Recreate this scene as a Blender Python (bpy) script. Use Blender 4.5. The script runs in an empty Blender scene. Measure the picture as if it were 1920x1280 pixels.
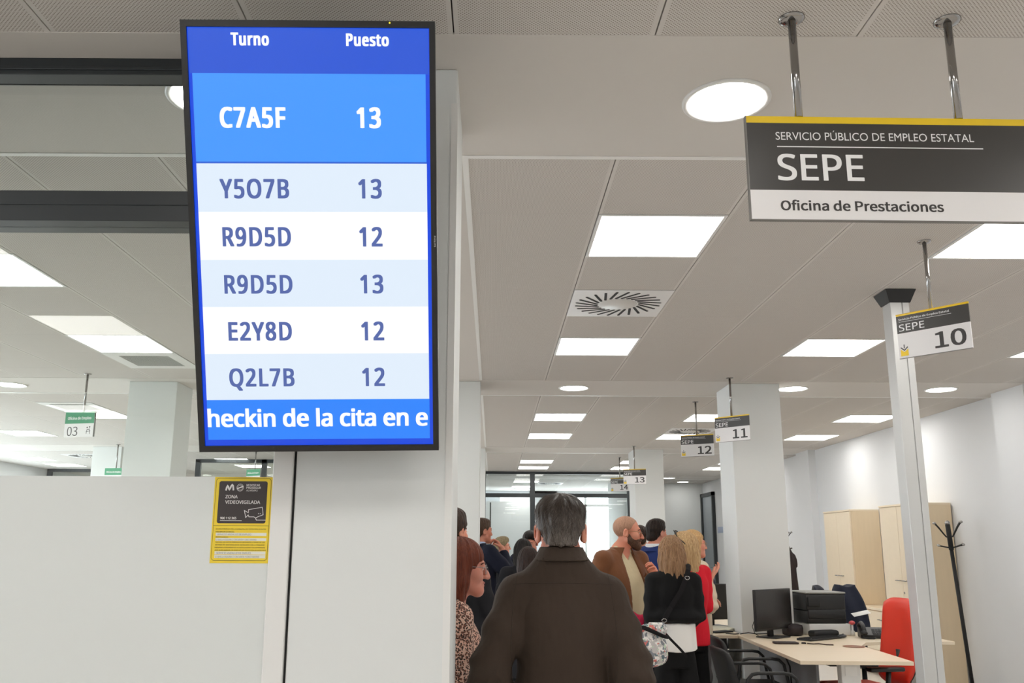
import bpy, bmesh, math, random
import numpy as np
from mathutils import Vector, Matrix, Euler
from mathutils.bvhtree import BVHTree

S = bpy.context.scene
COL = S.collection
PI = math.pi
rad = math.radians

# ------------------------------------------------------------ camera, world, exposure
CAM_H = 1.48
CEIL = 2.972
cam_d = bpy.data.cameras.new('camera')
cam = bpy.data.objects.new('camera', cam_d)
COL.objects.link(cam)
S.camera = cam
cam_d.sensor_width = 36.0
cam_d.lens = 1632.09 / 1920 * 36.0
cam_d.shift_x = 33.07 / 1920
cam_d.shift_y = 36.78 / 1920
cam_d.clip_start = 0.05
_p, _y, _r = 0.2099, 0.0009, 0.0053
_f = Vector((math.sin(_y) * math.cos(_p), math.cos(_y) * math.cos(_p), math.sin(_p)))
_rt = Vector((math.cos(_y), -math.sin(_y), 0))
_up = _rt.cross(_f)
_A = _rt * math.cos(_r) + _up * math.sin(_r)
_B = -_rt * math.sin(_r) + _up * math.cos(_r)
cam.matrix_world = Matrix(((_A.x, _B.x, -_f.x, 0), (_A.y, _B.y, -_f.y, 0), (_A.z, _B.z, -_f.z, CAM_H), (0, 0, 0, 1)))

S.view_settings.view_transform = 'Standard'
S.view_settings.look = 'None'
S.view_settings.gamma = 1.0
S.view_settings.use_curve_mapping = False
S.view_settings.exposure = 0.0
try:
    S.cycles.use_denoising = True
    S.cycles.max_bounces = 10
    S.cycles.diffuse_bounces = 6
    S.cycles.transparent_max_bounces = 16
    S.cycles.caustics_reflective = False
    S.cycles.caustics_refractive = False
    S.cycles.sample_clamp_indirect = 6.0
except Exception:
    pass

LIGHT_PANEL = 10.2        # radiance of the square LED panels
LIGHT_ROUND = 24.0        # radiance of the round downlights
SKY = 8.0                # overcast daylight outside the windows
w = bpy.data.worlds.new('overcast_sky')
S.world = w
w.use_nodes = True
_bg = w.node_tree.nodes['Background']
_bg.inputs['Color'].default_value = (0.86, 0.93, 1.0, 1)
_bg.inputs['Strength'].default_value = SKY


# ------------------------------------------------------------ helpers: materials
def lin(c):
    c = c / 255.0
    return c / 12.92 if c <= 0.04045 else ((c + 0.055) / 1.055) ** 2.4


def rgb(t, a=1.0):
    return (lin(t[0]), lin(t[1]), lin(t[2]), a)


class NT:
    """small wrapper round a material's node tree"""
    def __init__(self, name):
        self.m = bpy.data.materials.new(name)
        self.m.use_nodes = True
        self.t = self.m.node_tree
        self.b = self.t.nodes['Principled BSDF']
        self.out = self.t.nodes['Material Output']

    def n(self, typ, **kw):
        nd = self.t.nodes.new(typ)
        for k, v in kw.items():
            if k.startswith('i_'):
                nd.inputs[k[2:]].default_value = v
            else:
                setattr(nd, k, v)
        return nd

    def l(self, a, b):
        self.t.links.new(a, b)

    def math(self, op, a, b=None, clamp=False):
        nd = self.n('ShaderNodeMath', operation=op, use_clamp=clamp)
        for k, v in enumerate((a, b)):
            if v is None:
                continue
            if isinstance(v, (int, float)):
                nd.inputs[k].default_value = v
            else:
                self.l(v, nd.inputs[k])
        return nd.outputs[0]

    def mix(self, fac, a, b):
        nd = self.n('ShaderNodeMix', data_type='RGBA')
        if isinstance(fac, (int, float)):
            nd.inputs[0].default_value = fac
        else:
            self.l(fac, nd.inputs[0])
        for k, v in ((6, a), (7, b)):
            if isinstance(v, tuple):
                nd.inputs[k].default_value = v
            else:
                self.l(v, nd.inputs[k])
        return nd.outputs[2]

    def coords(self, scale=(1, 1, 1), kind='Object'):
        tc = self.n('ShaderNodeTexCoord')
        mp = self.n('ShaderNodeMapping')
        mp.inputs['Scale'].default_value = scale
        self.l(tc.outputs[kind], mp.inputs['Vector'])
        return mp.outputs[0]

    def noise(self, scale, detail=3.0, vec=None, rough=0.5):
        nd = self.n('ShaderNodeTexNoise')
        nd.inputs['Scale'].default_value = scale
        nd.inputs['Detail'].default_value = detail
        nd.inputs['Roughness'].default_value = rough
        self.l(vec if vec is not None else self.coords(), nd.inputs['Vector'])
        return nd.outputs['Fac']

    def bump(self, h, strength=0.3, dist=0.01):
        nd = self.n('ShaderNodeBump')
        nd.inputs['Strength'].default_value = strength
        nd.inputs['Distance'].default_value = dist
        self.l(h, nd.inputs['Height'])
        self.l(nd.outputs[0], self.b.inputs['Normal'])


def mat(name, c, rough=0.5, metal=0.0, var=0.0, vscale=6.0, bump=0.0, bscale=60.0, stretch=(1, 1, 1), spec=0.5, coat=0.0, sheen=0.0):
    q = NT(name)
    c = rgb(c)
    q.b.inputs['Roughness'].default_value = rough
    q.b.inputs['Metallic'].default_value = metal
    q.b.inputs['Specular IOR Level'].default_value = spec
    q.b.inputs['Coat Weight'].default_value = coat
    q.b.inputs['Sheen Weight'].default_value = sheen
    if var > 0:
        f = q.noise(vscale, 4.0, q.coords(stretch))
        a = tuple(min(1, x * (1 + var)) for x in c[:3]) + (1,)
        b = tuple(x * (1 - var) for x in c[:3]) + (1,)
        q.l(q.mix(f, b, a), q.b.inputs['Base Color'])
    else:
        q.b.inputs['Base Color'].default_value = c
    if bump > 0:
        q.bump(q.noise(bscale, 3.0, q.coords(stretch)), bump, 0.004)
    return q.m


def emit(name, c, strength, base=(10, 10, 12), rough=0.3):
    q = NT(name)
    q.b.inputs['Base Color'].default_value = rgb(base)
    q.b.inputs['Roughness'].default_value = rough
    q.b.inputs['Emission Color'].default_value = rgb(c)
    q.b.inputs['Emission Strength'].default_value = strength
    return q.m


# ------------------------------------------------------------ helpers: meshes
class MB:
    """collects shapes, then becomes ONE mesh object"""
    def __init__(self):
        self.bm = bmesh.new()
        self.mi = 0

    def _tag(self, faces):
        for f in faces:
            f.material_index = self.mi

    def box(self, x0, x1, y0, y1, z0, z1, mi=None, M=None):
        if mi is not None:
            self.mi = mi
        v = [self.bm.verts.new(p) for p in ((x0, y0, z0), (x1, y0, z0), (x1, y1, z0), (x0, y1, z0), (x0, y0, z1), (x1, y0, z1), (x1, y1, z1), (x0, y1, z1))]
        if M is not None:
            for q in v:
                q.co = M @ q.co
        fs = [self.bm.faces.new([v[i] for i in f]) for f in ((0, 3, 2, 1), (4, 5, 6, 7), (0, 1, 5, 4), (1, 2, 6, 5), (2, 3, 7, 6), (3, 0, 4, 7))]
        self._tag(fs)
        return self

    def rbox(self, x0, x1, y0, y1, z0, z1, r=0.01, seg=3, M=None):
        """box with rounded edges"""
        t = MB()
        t.box(x0, x1, y0, y1, z0, z1)
        bmesh.ops.bevel(t.bm, geom=list(t.bm.edges), offset=r, segments=seg, profile=0.5, affect='EDGES')
        self.merge(t, M, smooth=True)
        return self

    def merge(self, o, M=None, smooth=False):
        vm = {}
        for v in o.bm.verts:
            vm[v] = self.bm.verts.new(M @ v.co if M is not None else v.co)
        for f in o.bm.faces:
            g = self.bm.faces.new([vm[v] for v in f.verts])
            g.material_index = self.mi
            g.smooth = smooth or f.smooth
        o.bm.free()
        return self

    def tube(self, pts, r, n=10, cap=True, closed=False):
        """round tube along a polyline, r a number or one per point"""
        pts = [Vector(p) for p in pts]
        m = len(pts)
        rs = [r] * m if isinstance(r, (int, float)) else list(r)
        rings = []
        prev = None
        for i, p in enumerate(pts):
            if closed:
                d = (pts[(i + 1) % m] - pts[i - 1])
            else:
                d = (pts[min(i + 1, m - 1)] - pts[max(i - 1, 0)])
            d.normalize()
            if prev is None:
                u = d.orthogonal().normalized()
            else:
                u = (prev - d * prev.dot(d)).normalized()
            prev = u
            v = d.cross(u)
            rings.append([self.bm.verts.new(p + (u * math.cos(2 * PI * k / n) + v * math.sin(2 * PI * k / n)) * rs[i]) for k in range(n)])
        fs = []
        for i in range(m if closed else m - 1):
            a, b = rings[i], rings[(i + 1) % m]
            for k in range(n):
                fs.append(self.bm.faces.new((a[k], a[(k + 1) % n], b[(k + 1) % n], b[k])))
        for f in fs:
            f.smooth = True
        if cap and not closed:
            fs.append(self.bm.faces.new(rings[0][::-1]))
            fs.append(self.bm.faces.new(rings[-1]))
        self._tag(fs)
        return self

    def lathe(self, prof, n=24, M=None):
        """profile [(r,z)...] turned about z"""
        rings = []
        for r, z in prof:
            ring = []
            for k in range(n):
                c = Vector((r * math.cos(2 * PI * k / n), r * math.sin(2 * PI * k / n), z))
                ring.append(self.bm.verts.new(M @ c if M is not None else c))
            rings.append(ring)
        fs = []
        for a, b in zip(rings, rings[1:]):
            for k in range(n):
                f = self.bm.faces.new((a[k], a[(k + 1) % n], b[(k + 1) % n], b[k]))
                f.smooth = True
                fs.append(f)
        fs.append(self.bm.faces.new(rings[0][::-1]))
        fs.append(self.bm.faces.new(rings[-1]))
        self._tag(fs)
        return self

    def prism(self, poly, y0, y1, M=None, axis='y'):
        """polygon extruded: axis 'y': poly in x,z; axis 'z': poly in x,y"""
        def P(p, t):
            c = Vector((p[0], t, p[1])) if axis == 'y' else Vector((p[0], p[1], t))
            return M @ c if M is not None else c
        a = [self.bm.verts.new(P(p, y0)) for p in poly]
        b = [self.bm.verts.new(P(p, y1)) for p in poly]
        n = len(poly)
        fs = [self.bm.faces.new(a), self.bm.faces.new(b[::-1])]
        for k in range(n):
            fs.append(self.bm.faces.new((a[k], b[k], b[(k + 1) % n], a[(k + 1) % n])))
        self._tag(fs)
        return self

    def ball(self, c, r, sc=(1, 1, 1), seg=16):
        M = Matrix.Translation(c) @ Matrix.Diagonal((r * sc[0], r * sc[1], r * sc[2], 1))
        q = bmesh.ops.create_uvsphere(self.bm, u_segments=seg, v_segments=max(6, seg // 2), radius=1.0, matrix=M)
        fs = {f for v in q['verts'] for f in v.link_faces}
        for f in fs:
            f.smooth = True
        self._tag(fs)
        return self

    def build(self, name, mats, parent=None, bevel=0.0):
        bmesh.ops.recalc_face_normals(self.bm, faces=list(self.bm.faces))
        me = bpy.data.meshes.new(name)
        self.bm.to_mesh(me)
        self.bm.free()
        for m_ in (mats if isinstance(mats, (list, tuple)) else [mats]):
            me.materials.append(m_)
        o = bpy.data.objects.new(name, me)
        COL.objects.link(o)
        if parent is not None:
            o.parent = parent
        if bevel > 0:
            bv = o.modifiers.new('bevel', 'BEVEL')
            bv.width = bevel
            bv.segments = 2
            bv.limit_method = 'ANGLE'
        return o


def tag(o, label, cat, group=None, kind=None):
    o['label'] = label
    o['category'] = cat
    if group:
        o['group'] = group
    if kind:
        o['kind'] = kind
    return o


def thing(name, label, cat, loc=(0, 0, 0), rz=0.0, group=None, scale=1.0):
    o = bpy.data.objects.new(name, None)
    o.empty_display_size = 0.05
    COL.objects.link(o)
    o.location = loc
    o.rotation_euler = (0, 0, rz)
    o.scale = (scale,) * 3
    return tag(o, label, cat, group)


def struct(o):
    o['kind'] = 'structure'
    return o


def copy_tree(o, parent=None):
    c = o.copy()
    COL.objects.link(c)
    if parent is not None:
        c.parent = parent
    for ch in list(o.children):
        copy_tree(ch, c)
    return c


def rrect(x0, x1, z0, z1, r, n=5):
    pts = []
    for cx, cz, a in ((x1 - r, z1 - r, 0), (x0 + r, z1 - r, 90), (x0 + r, z0 + r, 180), (x1 - r, z0 + r, 270)):
        for k in range(n + 1):
            t = rad(a + 90 * k / n)
            pts.append((cx + r * math.cos(t), cz + r * math.sin(t)))
    return pts


# ------------------------------------------------------------ helpers: lettering (Blender's own fonts)
_fd = bpy.utils.system_resource('DATAFILES')
FONTS = {}
for _k, _fn in (('open', 'NotoSansHebrew-Regular'), ('source', 'Noto Sans CJK Regular'), ('grot', 'Inter')):
    try:
        FONTS[_k] = bpy.data.fonts.load(_fd + '/fonts/' + _fn + '.woff2')
    except Exception:
        FONTS[_k] = None
FONTS['gill'] = None


class Lettering:
    """several lines of print on one sign, in one mesh; x to the right, z up, facing -y"""
    def __init__(self):
        self.mb = MB()

    def _raw(self, s, font, bold, space=1.0):
        cu = bpy.data.curves.new('text_tmp', 'FONT')
        cu.body = s
        if FONTS.get(font):
            cu.font = FONTS[font]
        cu.resolution_u = 4
        cu.space_character = space
        o = bpy.data.objects.new('text_tmp', cu)
        COL.objects.link(o)
        dg = bpy.context.evaluated_depsgraph_get()
        me = bpy.data.meshes.new_from_object(o.evaluated_get(dg))
        bpy.data.objects.remove(o)
        bpy.data.curves.remove(cu)
        vs = np.array([v.co[:] for v in me.vertices])
        fs = [list(p.vertices) for p in me.polygons]
        bpy.data.meshes.remove(me)
        return vs, fs

    def put(self, s, font, x0, z0, x1, z1, bold=0.0, y=-0.0006, clip=None, space=1.0):
        vs, fs = self._raw(s, font, bold, space)
        plain = s
        for a, b in (('Ú', 'U'), ('ú', 'u'), ('ó', 'o'), ('Q', 'O')):
            plain = plain.replace(a, b)
        top = vs[:, 1].max()
        if plain != s:
            vp, _ = self._raw(plain, font, bold)
            top = vp[:, 1].max()
            lo = vp[:, 1].min()
        else:
            lo = vs[:, 1].min()
        lo = max(lo, -0.03) if lo > -0.1 else 0.0
        xa, xb = vs[:, 0].min(), vs[:, 0].max()
        X = x0 + (vs[:, 0] - xa) / (xb - xa) * (x1 - x0)
        Z = z0 + (vs[:, 1] - lo) / (top - lo) * (z1 - z0)
        # heavier weights: the letter printed several times, a hair's breadth apart
        e = bold * (z1 - z0)
        shifts = [(0, 0)] if not bold else [(-e, -e * .5), (-e, e * .5), (0, -e * .6), (0, e * .6), (e, -e * .5), (e, e * .5)]
        if bold:
            sc_ = (x1 - x0 - 2 * e) / (x1 - x0)
            X = x0 + e + (X - x0) * sc_
            Z = z0 + e * .6 + (Z - z0) * (z1 - z0 - 1.2 * e) / (z1 - z0)
        for q, (ex, ez) in enumerate(shifts):
            Xq = X + ex
            if clip is not None:
                Xq = np.clip(Xq, clip[0], clip[1])
            V = [self.mb.bm.verts.new((float(a), y - q * 0.00003, float(b))) for a, b in zip(Xq, Z + ez)]
            for f in fs:
                try:
                    g = self.mb.bm.faces.new([V[i] for i in f])
                    g.material_index = self.mb.mi
                except ValueError:
                    pass
        return self

    def line(self, x0, z0, x1, z1, t, y=-0.0006):
        d = Vector((x1 - x0, z1 - z0)).normalized()
        n = Vector((-d.y, d.x)) * t / 2
        self.poly([(x0 + n.x, z0 + n.y), (x0 - n.x, z0 - n.y), (x1 - n.x, z1 - n.y), (x1 + n.x, z1 + n.y)], y)
        return self

    def poly(self, pts, y=-0.0006):
        f = self.mb.bm.faces.new([self.mb.bm.verts.new((p[0], y, p[1])) for p in pts])
        f.material_index = self.mb.mi
        return self

    def strip(self, pts, t, closed=False, y=-0.0006):
        """a line of constant width with mitred corners"""
        P = [Vector(p) for p in pts]
        n = len(P)
        L, R_ = [], []
        for i in range(n):
            a = P[i - 1] if (i > 0 or closed) else None
            b = P[(i + 1) % n] if (i < n - 1 or closed) else None
            ds = [q for q in ((P[i] - a).normalized() if a is not None else None, (b - P[i]).normalized() if b is not None else None) if q is not None]
            d = sum(ds, Vector((0, 0)))
            d = d.normalized() if d.length > 1e-6 else ds[0]
            nn = Vector((-d.y, d.x))
            c = max(0.4, abs(nn.dot(Vector((-ds[0].y, ds[0].x)))))
            L.append(P[i] + nn * (t / 2 / c))
            R_.append(P[i] - nn * (t / 2 / c))
        for i in range(n if closed else n - 1):
            j = (i + 1) % n
            self.poly([L[i], R_[i], R_[j], L[j]], y)
        return self

    def build(self, name, mats, parent):
        for f in self.mb.bm.faces:
            f.normal_update()
            if f.normal.y > 0:
                f.normal_flip()
        me = bpy.data.meshes.new(name)
        self.mb.bm.to_mesh(me)
        self.mb.bm.free()
        for m_ in (mats if isinstance(mats, (list, tuple)) else [mats]):
            me.materials.append(m_)
        o = bpy.data.objects.new(name, me)
        COL.objects.link(o)
        o.parent = parent
        return o


# ------------------------------------------------------------ materials of the room
M_ = {}
M_['plaster'] = mat('ceiling_plaster', (211, 207, 202), 0.8, var=0.015, vscale=1.5)
M_['wall'] = mat('white_wall_paint', (224, 226, 228), 0.7, var=0.015, vscale=1.2, bump=0.05, bscale=180)
M_['column'] = mat('column_paint', (222, 225, 224), 0.65, var=0.012, vscale=2.0, bump=0.04, bscale=200)
M_['trim'] = mat('white_metal_trim', (236, 236, 234), 0.35)
M_['void'] = mat('ceiling_void', (58, 54, 50), 0.9)
M_['floor'] = mat('floor_tile', (210, 205, 199), 0.4, var=0.04, vscale=3.0)
M_['anthracite'] = mat('anthracite_frame', (40, 45, 48), 0.42, var=0.03)
M_['alu'] = mat('aluminium', (205, 206, 205), 0.38, metal=0.35)
M_['white_metal'] = mat('white_lacquer', (228, 228, 226), 0.4)
M_['chrome'] = mat('chrome', (160, 158, 156), 0.10, metal=1.0)
M_['black_plastic'] = mat('black_plastic', (26, 26, 27), 0.42, var=0.08, vscale=30)
M_['black_matt'] = mat('black_matt', (22, 22, 23), 0.62)
M_['light'] = emit('led_panel', (255, 252, 247), LIGHT_PANEL, base=(240, 240, 240))
M_['light_round'] = emit('led_disc', (255, 252, 247), LIGHT_ROUND, base=(240, 240, 240))
M_['birch'] = mat('birch_laminate', (228, 208, 176), 0.45, var=0.06, vscale=3.0, stretch=(6, 6, 0.6))
M_['birch_top'] = mat('birch_desktop', (236, 220, 194), 0.4, var=0.03, vscale=3.0, stretch=(1, 5, 5))
M_['sky_white'] = mat('white_render', (240, 240, 240), 0.8)


def tile_material():
    q = NT('perforated_ceiling_tile')
    base = rgb((210, 206, 201))
    hole = rgb((148, 140, 132))
    v = q.coords()
    sep = q.n('ShaderNodeSeparateXYZ')
    q.l(v, sep.inputs[0])
    x, y = sep.outputs[0], sep.outputs[1]
    p = 0.0118
    a = q.math('MULTIPLY', q.math('ADD', x, y), 0.7071 / (p * 0.7071))
    b = q.math('MULTIPLY', q.math('SUBTRACT', x, y), 0.7071 / (p * 0.7071))
    fa = q.math('SUBTRACT', q.math('FRACT', a), 0.5)
    fb = q.math('SUBTRACT', q.math('FRACT', b), 0.5)
    d = q.math('SQRT', q.math('ADD', q.math('POWER', fa, 2.0), q.math('POWER', fb, 2.0)))
    dot = q.math('LESS_THAN', d, 0.27)
    # no holes close to the tile's edge
    tx = q.math('ABSOLUTE', q.math('SUBTRACT', q.math('FRACT', q.math('DIVIDE', q.math('ADD', x, 60.124), 0.6)), 0.5))
    inx = q.math('LESS_THAN', tx, 0.472)
    q.l(q.mix(q.math('MULTIPLY', dot, inx), base, hole), q.b.inputs['Base Color'])
    q.b.inputs['Roughness'].default_value = 0.85
    return q.m


M_['tile'] = tile_material()


def glass_material(name, refl=1.0, tint=(249, 252, 250)):
    q = NT(name)
    tr = q.n('ShaderNodeBsdfTransparent')
    tr.inputs[0].default_value = rgb(tint)
    gl = q.n('ShaderNodeBsdfGlossy')
    gl.inputs['Roughness'].default_value = 0.0
    fr = q.n('ShaderNodeFresnel')
    fr.inputs['IOR'].default_value = 1.45
    mx = q.n('ShaderNodeMixShader')
    q.l(q.math('MULTIPLY', fr.outputs[0], refl), mx.inputs[0])
    q.l(tr.outputs[0], mx.inputs[1])
    q.l(gl.outputs[0], mx.inputs[2])
    q.l(mx.outputs[0], q.out.inputs['Surface'])
    return q.m


M_['glass'] = glass_material('partition_glass', 0.9)


def film_material():
    q = NT('frosted_film')
    df = q.n('ShaderNodeBsdfDiffuse')
    df.inputs[0].default_value = rgb((244, 246, 245))
    tl = q.n('ShaderNodeBsdfTranslucent')
    tl.inputs[0].default_value = rgb((246, 248, 247))
    mx = q.n('ShaderNodeMixShader')
    mx.inputs[0].default_value = 0.42
    q.l(df.outputs[0], mx.inputs[1])
    q.l(tl.outputs[0], mx.inputs[2])
    q.l(mx.outputs[0], q.out.inputs['Surface'])
    return q.m


M_['film'] = film_material()

# ------------------------------------------------------------ the shell
XL, XR = -9.1, 4.995
YB, YF = -5.2, 24.0
GX = -0.124                                   # first joint of the ceiling grid
BAYS = [(-8.35, -3.14), (-2.33, 2.35), (3.157, 7.85), (8.64, 13.33), (14.12, 18.81), (19.6, 24.0)]
BAND = [(-3.14, -2.33), (2.35, 3.157), (7.85, 8.64), (13.33, 14.12), (18.81, 19.6)]

struct(MB().box(XL - 0.2, XR + 0.2, YB - 0.2, YF + 0.2, -0.1, 0.0).build('floor', M_['floor']))

LIGHTS = {}      # bay -> [(i, j)]
for b, js in ((0, (2, 5)), (1, (2, 5)), (2, (1, 5)), (3, (2, 5)), (4, (2, 4)), (5, (1, 4))):
    LIGHTS[b] = [(i, j) for i in (-14, -11, -8, -5, -2, 1, 4, 7) for j in js]
LIGHTS[5] = [q for q in LIGHTS[5] if q[0] < 3] 
LIGHTS[2] = [(i, (2 if (j == 1 and i < 0) else j)) for i, j in LIGHTS[2]]
DIFFUSERS = [(2, 1, 3), (3, 4, 4), (4, -12, 1), (5, 2, 2)]
GRILLES = [(2, -5, 6), (3, -8, 1)]
HOLES = {(b, i, j) for b in LIGHTS for i, j in LIGHTS[b]} | set(DIFFUSERS) | set(GRILLES)


def bay_y0(b):
    return BAYS[b][0] if b != 0 else BAYS[0][1] - 0.6 * 8


mb = MB()
TT = 0.016
for b, (y0, y1) in enumerate(BAYS):
    yy = bay_y0(b)
    for j in range(0, 9):
        a, c = yy + 0.6 * j, min(yy + 0.6 * (j + 1), y1)
        if a >= y1 - 0.02 or c < YB:
            continue
        a = max(a, YB)
        for i in range(-15, 9):
            if (b, i, j) in HOLES:
                continue
            xa, xb = max(GX + 0.6 * i, XL), min(GX + 0.6 * (i + 1), XR)
            if xb - xa < 0.02:
                continue
            if i == -1 and b >= 2:
                mb.box(xa, xb, a, c, CEIL, CEIL + TT, 1)          # plaster strip along the column line
            else:
                mb.box(xa + 0.0022, xb - 0.0022, a + 0.0006, c - 0.0006, CEIL, CEIL + TT, 0)
for y0, y1 in BAND:
    mb.box(XL, XR, y0, y1, CEIL, CEIL + TT, 1)
mb.box(XL - 0.2, XR + 0.2, YB - 0.2, YF + 0.2, CEIL + TT, CEIL + 0.12, 2)
struct(mb.build('ceiling', [M_['tile'], M_['plaster'], M_['void']]))

tn = 0
def trim(mbx, mt='trim', bevel=0.0):
    global tn
    tn += 1
    return struct(mbx.build('trim_%d' % tn, M_[mt], bevel=bevel))

for y0, y1 in BAND:
    trim(MB().box(XL, XR, y1 - 0.004, y1 + 0.022, CEIL - 0.003, CEIL + 0.004))
    trim(MB().box(XL, XR, y0 - 0.016, y0 + 0.004, CEIL - 0.002, CEIL + 0.004), 'plaster')
for b in (2, 3, 4):
    y0, y1 = BAYS[b]
    trim(MB().box(GX - 0.004, GX + 0.02, y0 + 0.02, y1 - 0.014, CEIL - 0.003, CEIL + 0.004))

# outer walls
struct(MB().box(XR, XR + 0.2, YB - 0.2, YF + 0.2, 0, CEIL + 0.1).build('wall_right', M_['wall']))
mb = MB()
mb.box(XL - 0.2, XL, YB - 0.2, YF + 0.2, 0, 0.9)
mb.box(XL - 0.2, XL, YB - 0.2, YF + 0.2, 2.45, CEIL + 0.1)
for y0, y1 in ((YB - 0.2, 3.0), (7.9, 8.4), (13.4, 13.9), (17.2, YF + 0.2)):
    mb.box(XL - 0.2, XL, y0, y1, 0.9, 2.45)
struct(mb.build('wall_left', M_['wall']))
for k, (y0, y1) in enumerate(((2.53, 3.0), (7.9, 8.42), (13.5, 14.05))):
    struct(MB().box(XR - 0.11, XR + 0.01, y0, y1, 0, CEIL).build('wall_pilaster', M_['wall']))
# wall behind the photographer with a run of tall windows
mb = MB()
mb.box(XL, XR, YB - 0.2, YB, 0, 0.5)
mb.box(XL, XR, YB - 0.2, YB, 2.75, CEIL + 0.1)
for x0, x1 in ((XL, -8.4), (-6.4, XR)):
    mb.box(x0, x1, YB - 0.2, YB, 0.5, 2.75)
struct(mb.build('wall_back', M_['wall']))
# end wall of the far office: plaster, a wide window and an extra opening added for daylight
mb = MB()
mb.box(XL, 0.2, YF, YF + 0.2, 0, CEIL + 0.1)
mb.box(0.2, 1.0, YF, YF + 0.2, 0, 0.6)  # sill of the added daylight opening, mostly hidden behind the panel wall
mb.box(0.2, 1.75, YF, YF + 0.2, 2.8, CEIL + 0.1)
mb.box(1.0, 1.75, YF, YF + 0.2, 0, CEIL)
mb.box(3.65, XR, YF, YF + 0.2, 0, CEIL + 0.1)
mb.box(1.75, 3.65, YF, YF + 0.2, 2.86, CEIL + 0.1)
struct(mb.build('wall_front', M_['wall']))
fw = MB()
fw.box(1.75, 3.65, YF + 0.06, YF + 0.12, 2.56, 2.62)
for x in (1.75, 2.5, 3.59):
    fw.box(x, x + 0.06, YF + 0.06, YF + 0.12, 0.0, 2.86)
struct(fw.build('window_3', M_['white_metal']))
# wall of the room at the far end of the counter side
struct(MB().box(2.78, XR, 20.9, 21.05, 0, CEIL).build('wall_end', M_['column']))
struct(MB().box(2.76, 2.78 + 0.1, 17.76, 21.05, 0, CEIL).build('wall_office', M_['column']))
struct(MB().box(-0.33, -0.21, 17.66, YF, 0, CEIL).build('wall_meeting', M_['wall']))
# opaque lower panel wall seen inside the far office
struct(MB().box(-0.2, 1.12, 22.6, 22.7, 0, 2.62).build('wall_panel', M_['wall']))

# columns
COLS = [(-0.57, -0.12, 2.53, 2.99), (-0.57, -0.12, 7.9, 8.36), (2.19, 2.65, 7.94, 8.42), (-3.397, -2.95, 8.0, 8.42),
        (-6.25, -5.79, 8.0, 8.42), (2.19, 2.64, 13.52, 14.1), (-0.57, -0.12, 13.5, 14.0), (-3.397, -2.95, 13.5, 13.98), (-6.23, -5.78, 13.55, 14.0)]
for k, (x0, x1, y0, y1) in enumerate(COLS):
    c = struct(MB().box(x0, x1, y0, y1, 0, CEIL).build('column', M_['column'], bevel=0.004))
    if k == 0:
        g = MB()
        g.box(x1 - 0.018, x1 + 0.0025, y0 - 0.0025, y0, 0.0, CEIL - 0.12)
        g.box(x1, x1 + 0.0025, y0, y0 + 0.02, 0.0, CEIL - 0.12)
        g.build('corner_guard', M_['white_metal'], c)

# ---- glass partition beside the column (frames, clear panes, frosted film)
win1 = bpy.data.objects.new('window_1', None)
COL.objects.link(win1)
struct(win1)
WX1 = -0.634
fr = MB()
fr.box(XL, WX1, 2.475, 2.545, 2.915, CEIL)
fr.box(XL, WX1, 2.47, 2.545, 2.930, 2.942)
fr.build('top_rail', M_['anthracite'], win1, bevel=0.002)
fr = MB()
fr.box(XL, WX1, 2.478, 2.582, 2.484, 2.530)
fr.box(XL, WX1, 2.474, 2.582, 2.432, 2.4825)
fr.box(XL, WX1, 2.490, 2.575, 2.4815, 2.4850)
fr.build('middle_rail', M_['anthracite'], win1, bevel=0.002)
MB().box(XL, WX1, 2.535, 2.541, 2.53, 2.915).build('upper_pane', M_['glass'], win1)
MB().box(XL, WX1, 2.529, 2.533, 0.02, 2.432).build('lower_pane', M_['glass'], win1)
MB().box(XL, WX1, 2.5280, 2.5288, 0.02, 1.673).build('frosted_film', M_['film'], win1)
jb = MB()
jb.box(WX1, -0.5765, 2.520, 2.57, 0, CEIL)
jb.build('jamb_post', M_['white_metal'], win1, bevel=0.003)
MB().box(-0.5765, -0.5705, 2.535, 2.56, 0, CEIL).build('jamb_gasket', M_['black_matt'], win1)

# ---- far glass partition at the end of the room
win2 = bpy.data.objects.new('window_2', None)
COL.objects.link(win2)
struct(win2)
fr = MB()
Y2 = 17.7
for x0, x1 in ((-0.21, -0.145), (0.748, 0.846), (2.70, 2.77)):
    fr.box(x0, x1, Y2 - 0.03, Y2 + 0.03, 0, 2.965)
for z0, z1 in ((2.918, 2.965), (2.452, 2.532), (0.0, 0.08)):
    fr.box(-0.21, 2.77, Y2 - 0.028, Y2 + 0.028, z0, z1)
fr.build('frame', M_['anthracite'], win2)
MB().box(-0.145, 0.748, Y2 - 0.004, Y2 + 0.004, 0.08, 2.918).build('pane', M_['glass'], win2)
MB().box(0.846, 2.70, Y2 - 0.004, Y2 + 0.004, 0.08, 2.918).build('pane', M_['glass'], win2)
d = MB()
d.box(-0.06, -0.035, 17.9, 17.93, 0, 2.36)
d.build('door_edge', M_['anthracite'], win2)

# ---- framed glass rooms far behind the glass wall
def far_room(n, x0, x1, y, posts, thick=0.09):
    r = bpy.data.objects.new('window_%d' % n, None)
    COL.objects.link(r)
    struct(r)
    f = MB()
    f.box(x0, x1, y - 0.03, y + 0.03, CEIL - 0.06, CEIL - 0.002)
    f.box(x0, x1, y - 0.03, y + 0.03, 2.30, 2.38)
    for p in posts:
        f.box(p, p + thick, y - 0.03, y + 0.03, 0, CEIL - 0.002)
    f.build('frame', M_['anthracite'], r)
    MB().box(x0, x1, y - 0.004, y + 0.004, 0.02, CEIL - 0.06).build('pane', M_['glass'], r)
far_room(4, -9.0, -6.3, 17.7, (-9.0, -7.6, -6.39))
far_room(5, -5.27, -3.0, 15.5, (-5.27, -4.1, -3.09))

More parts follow.
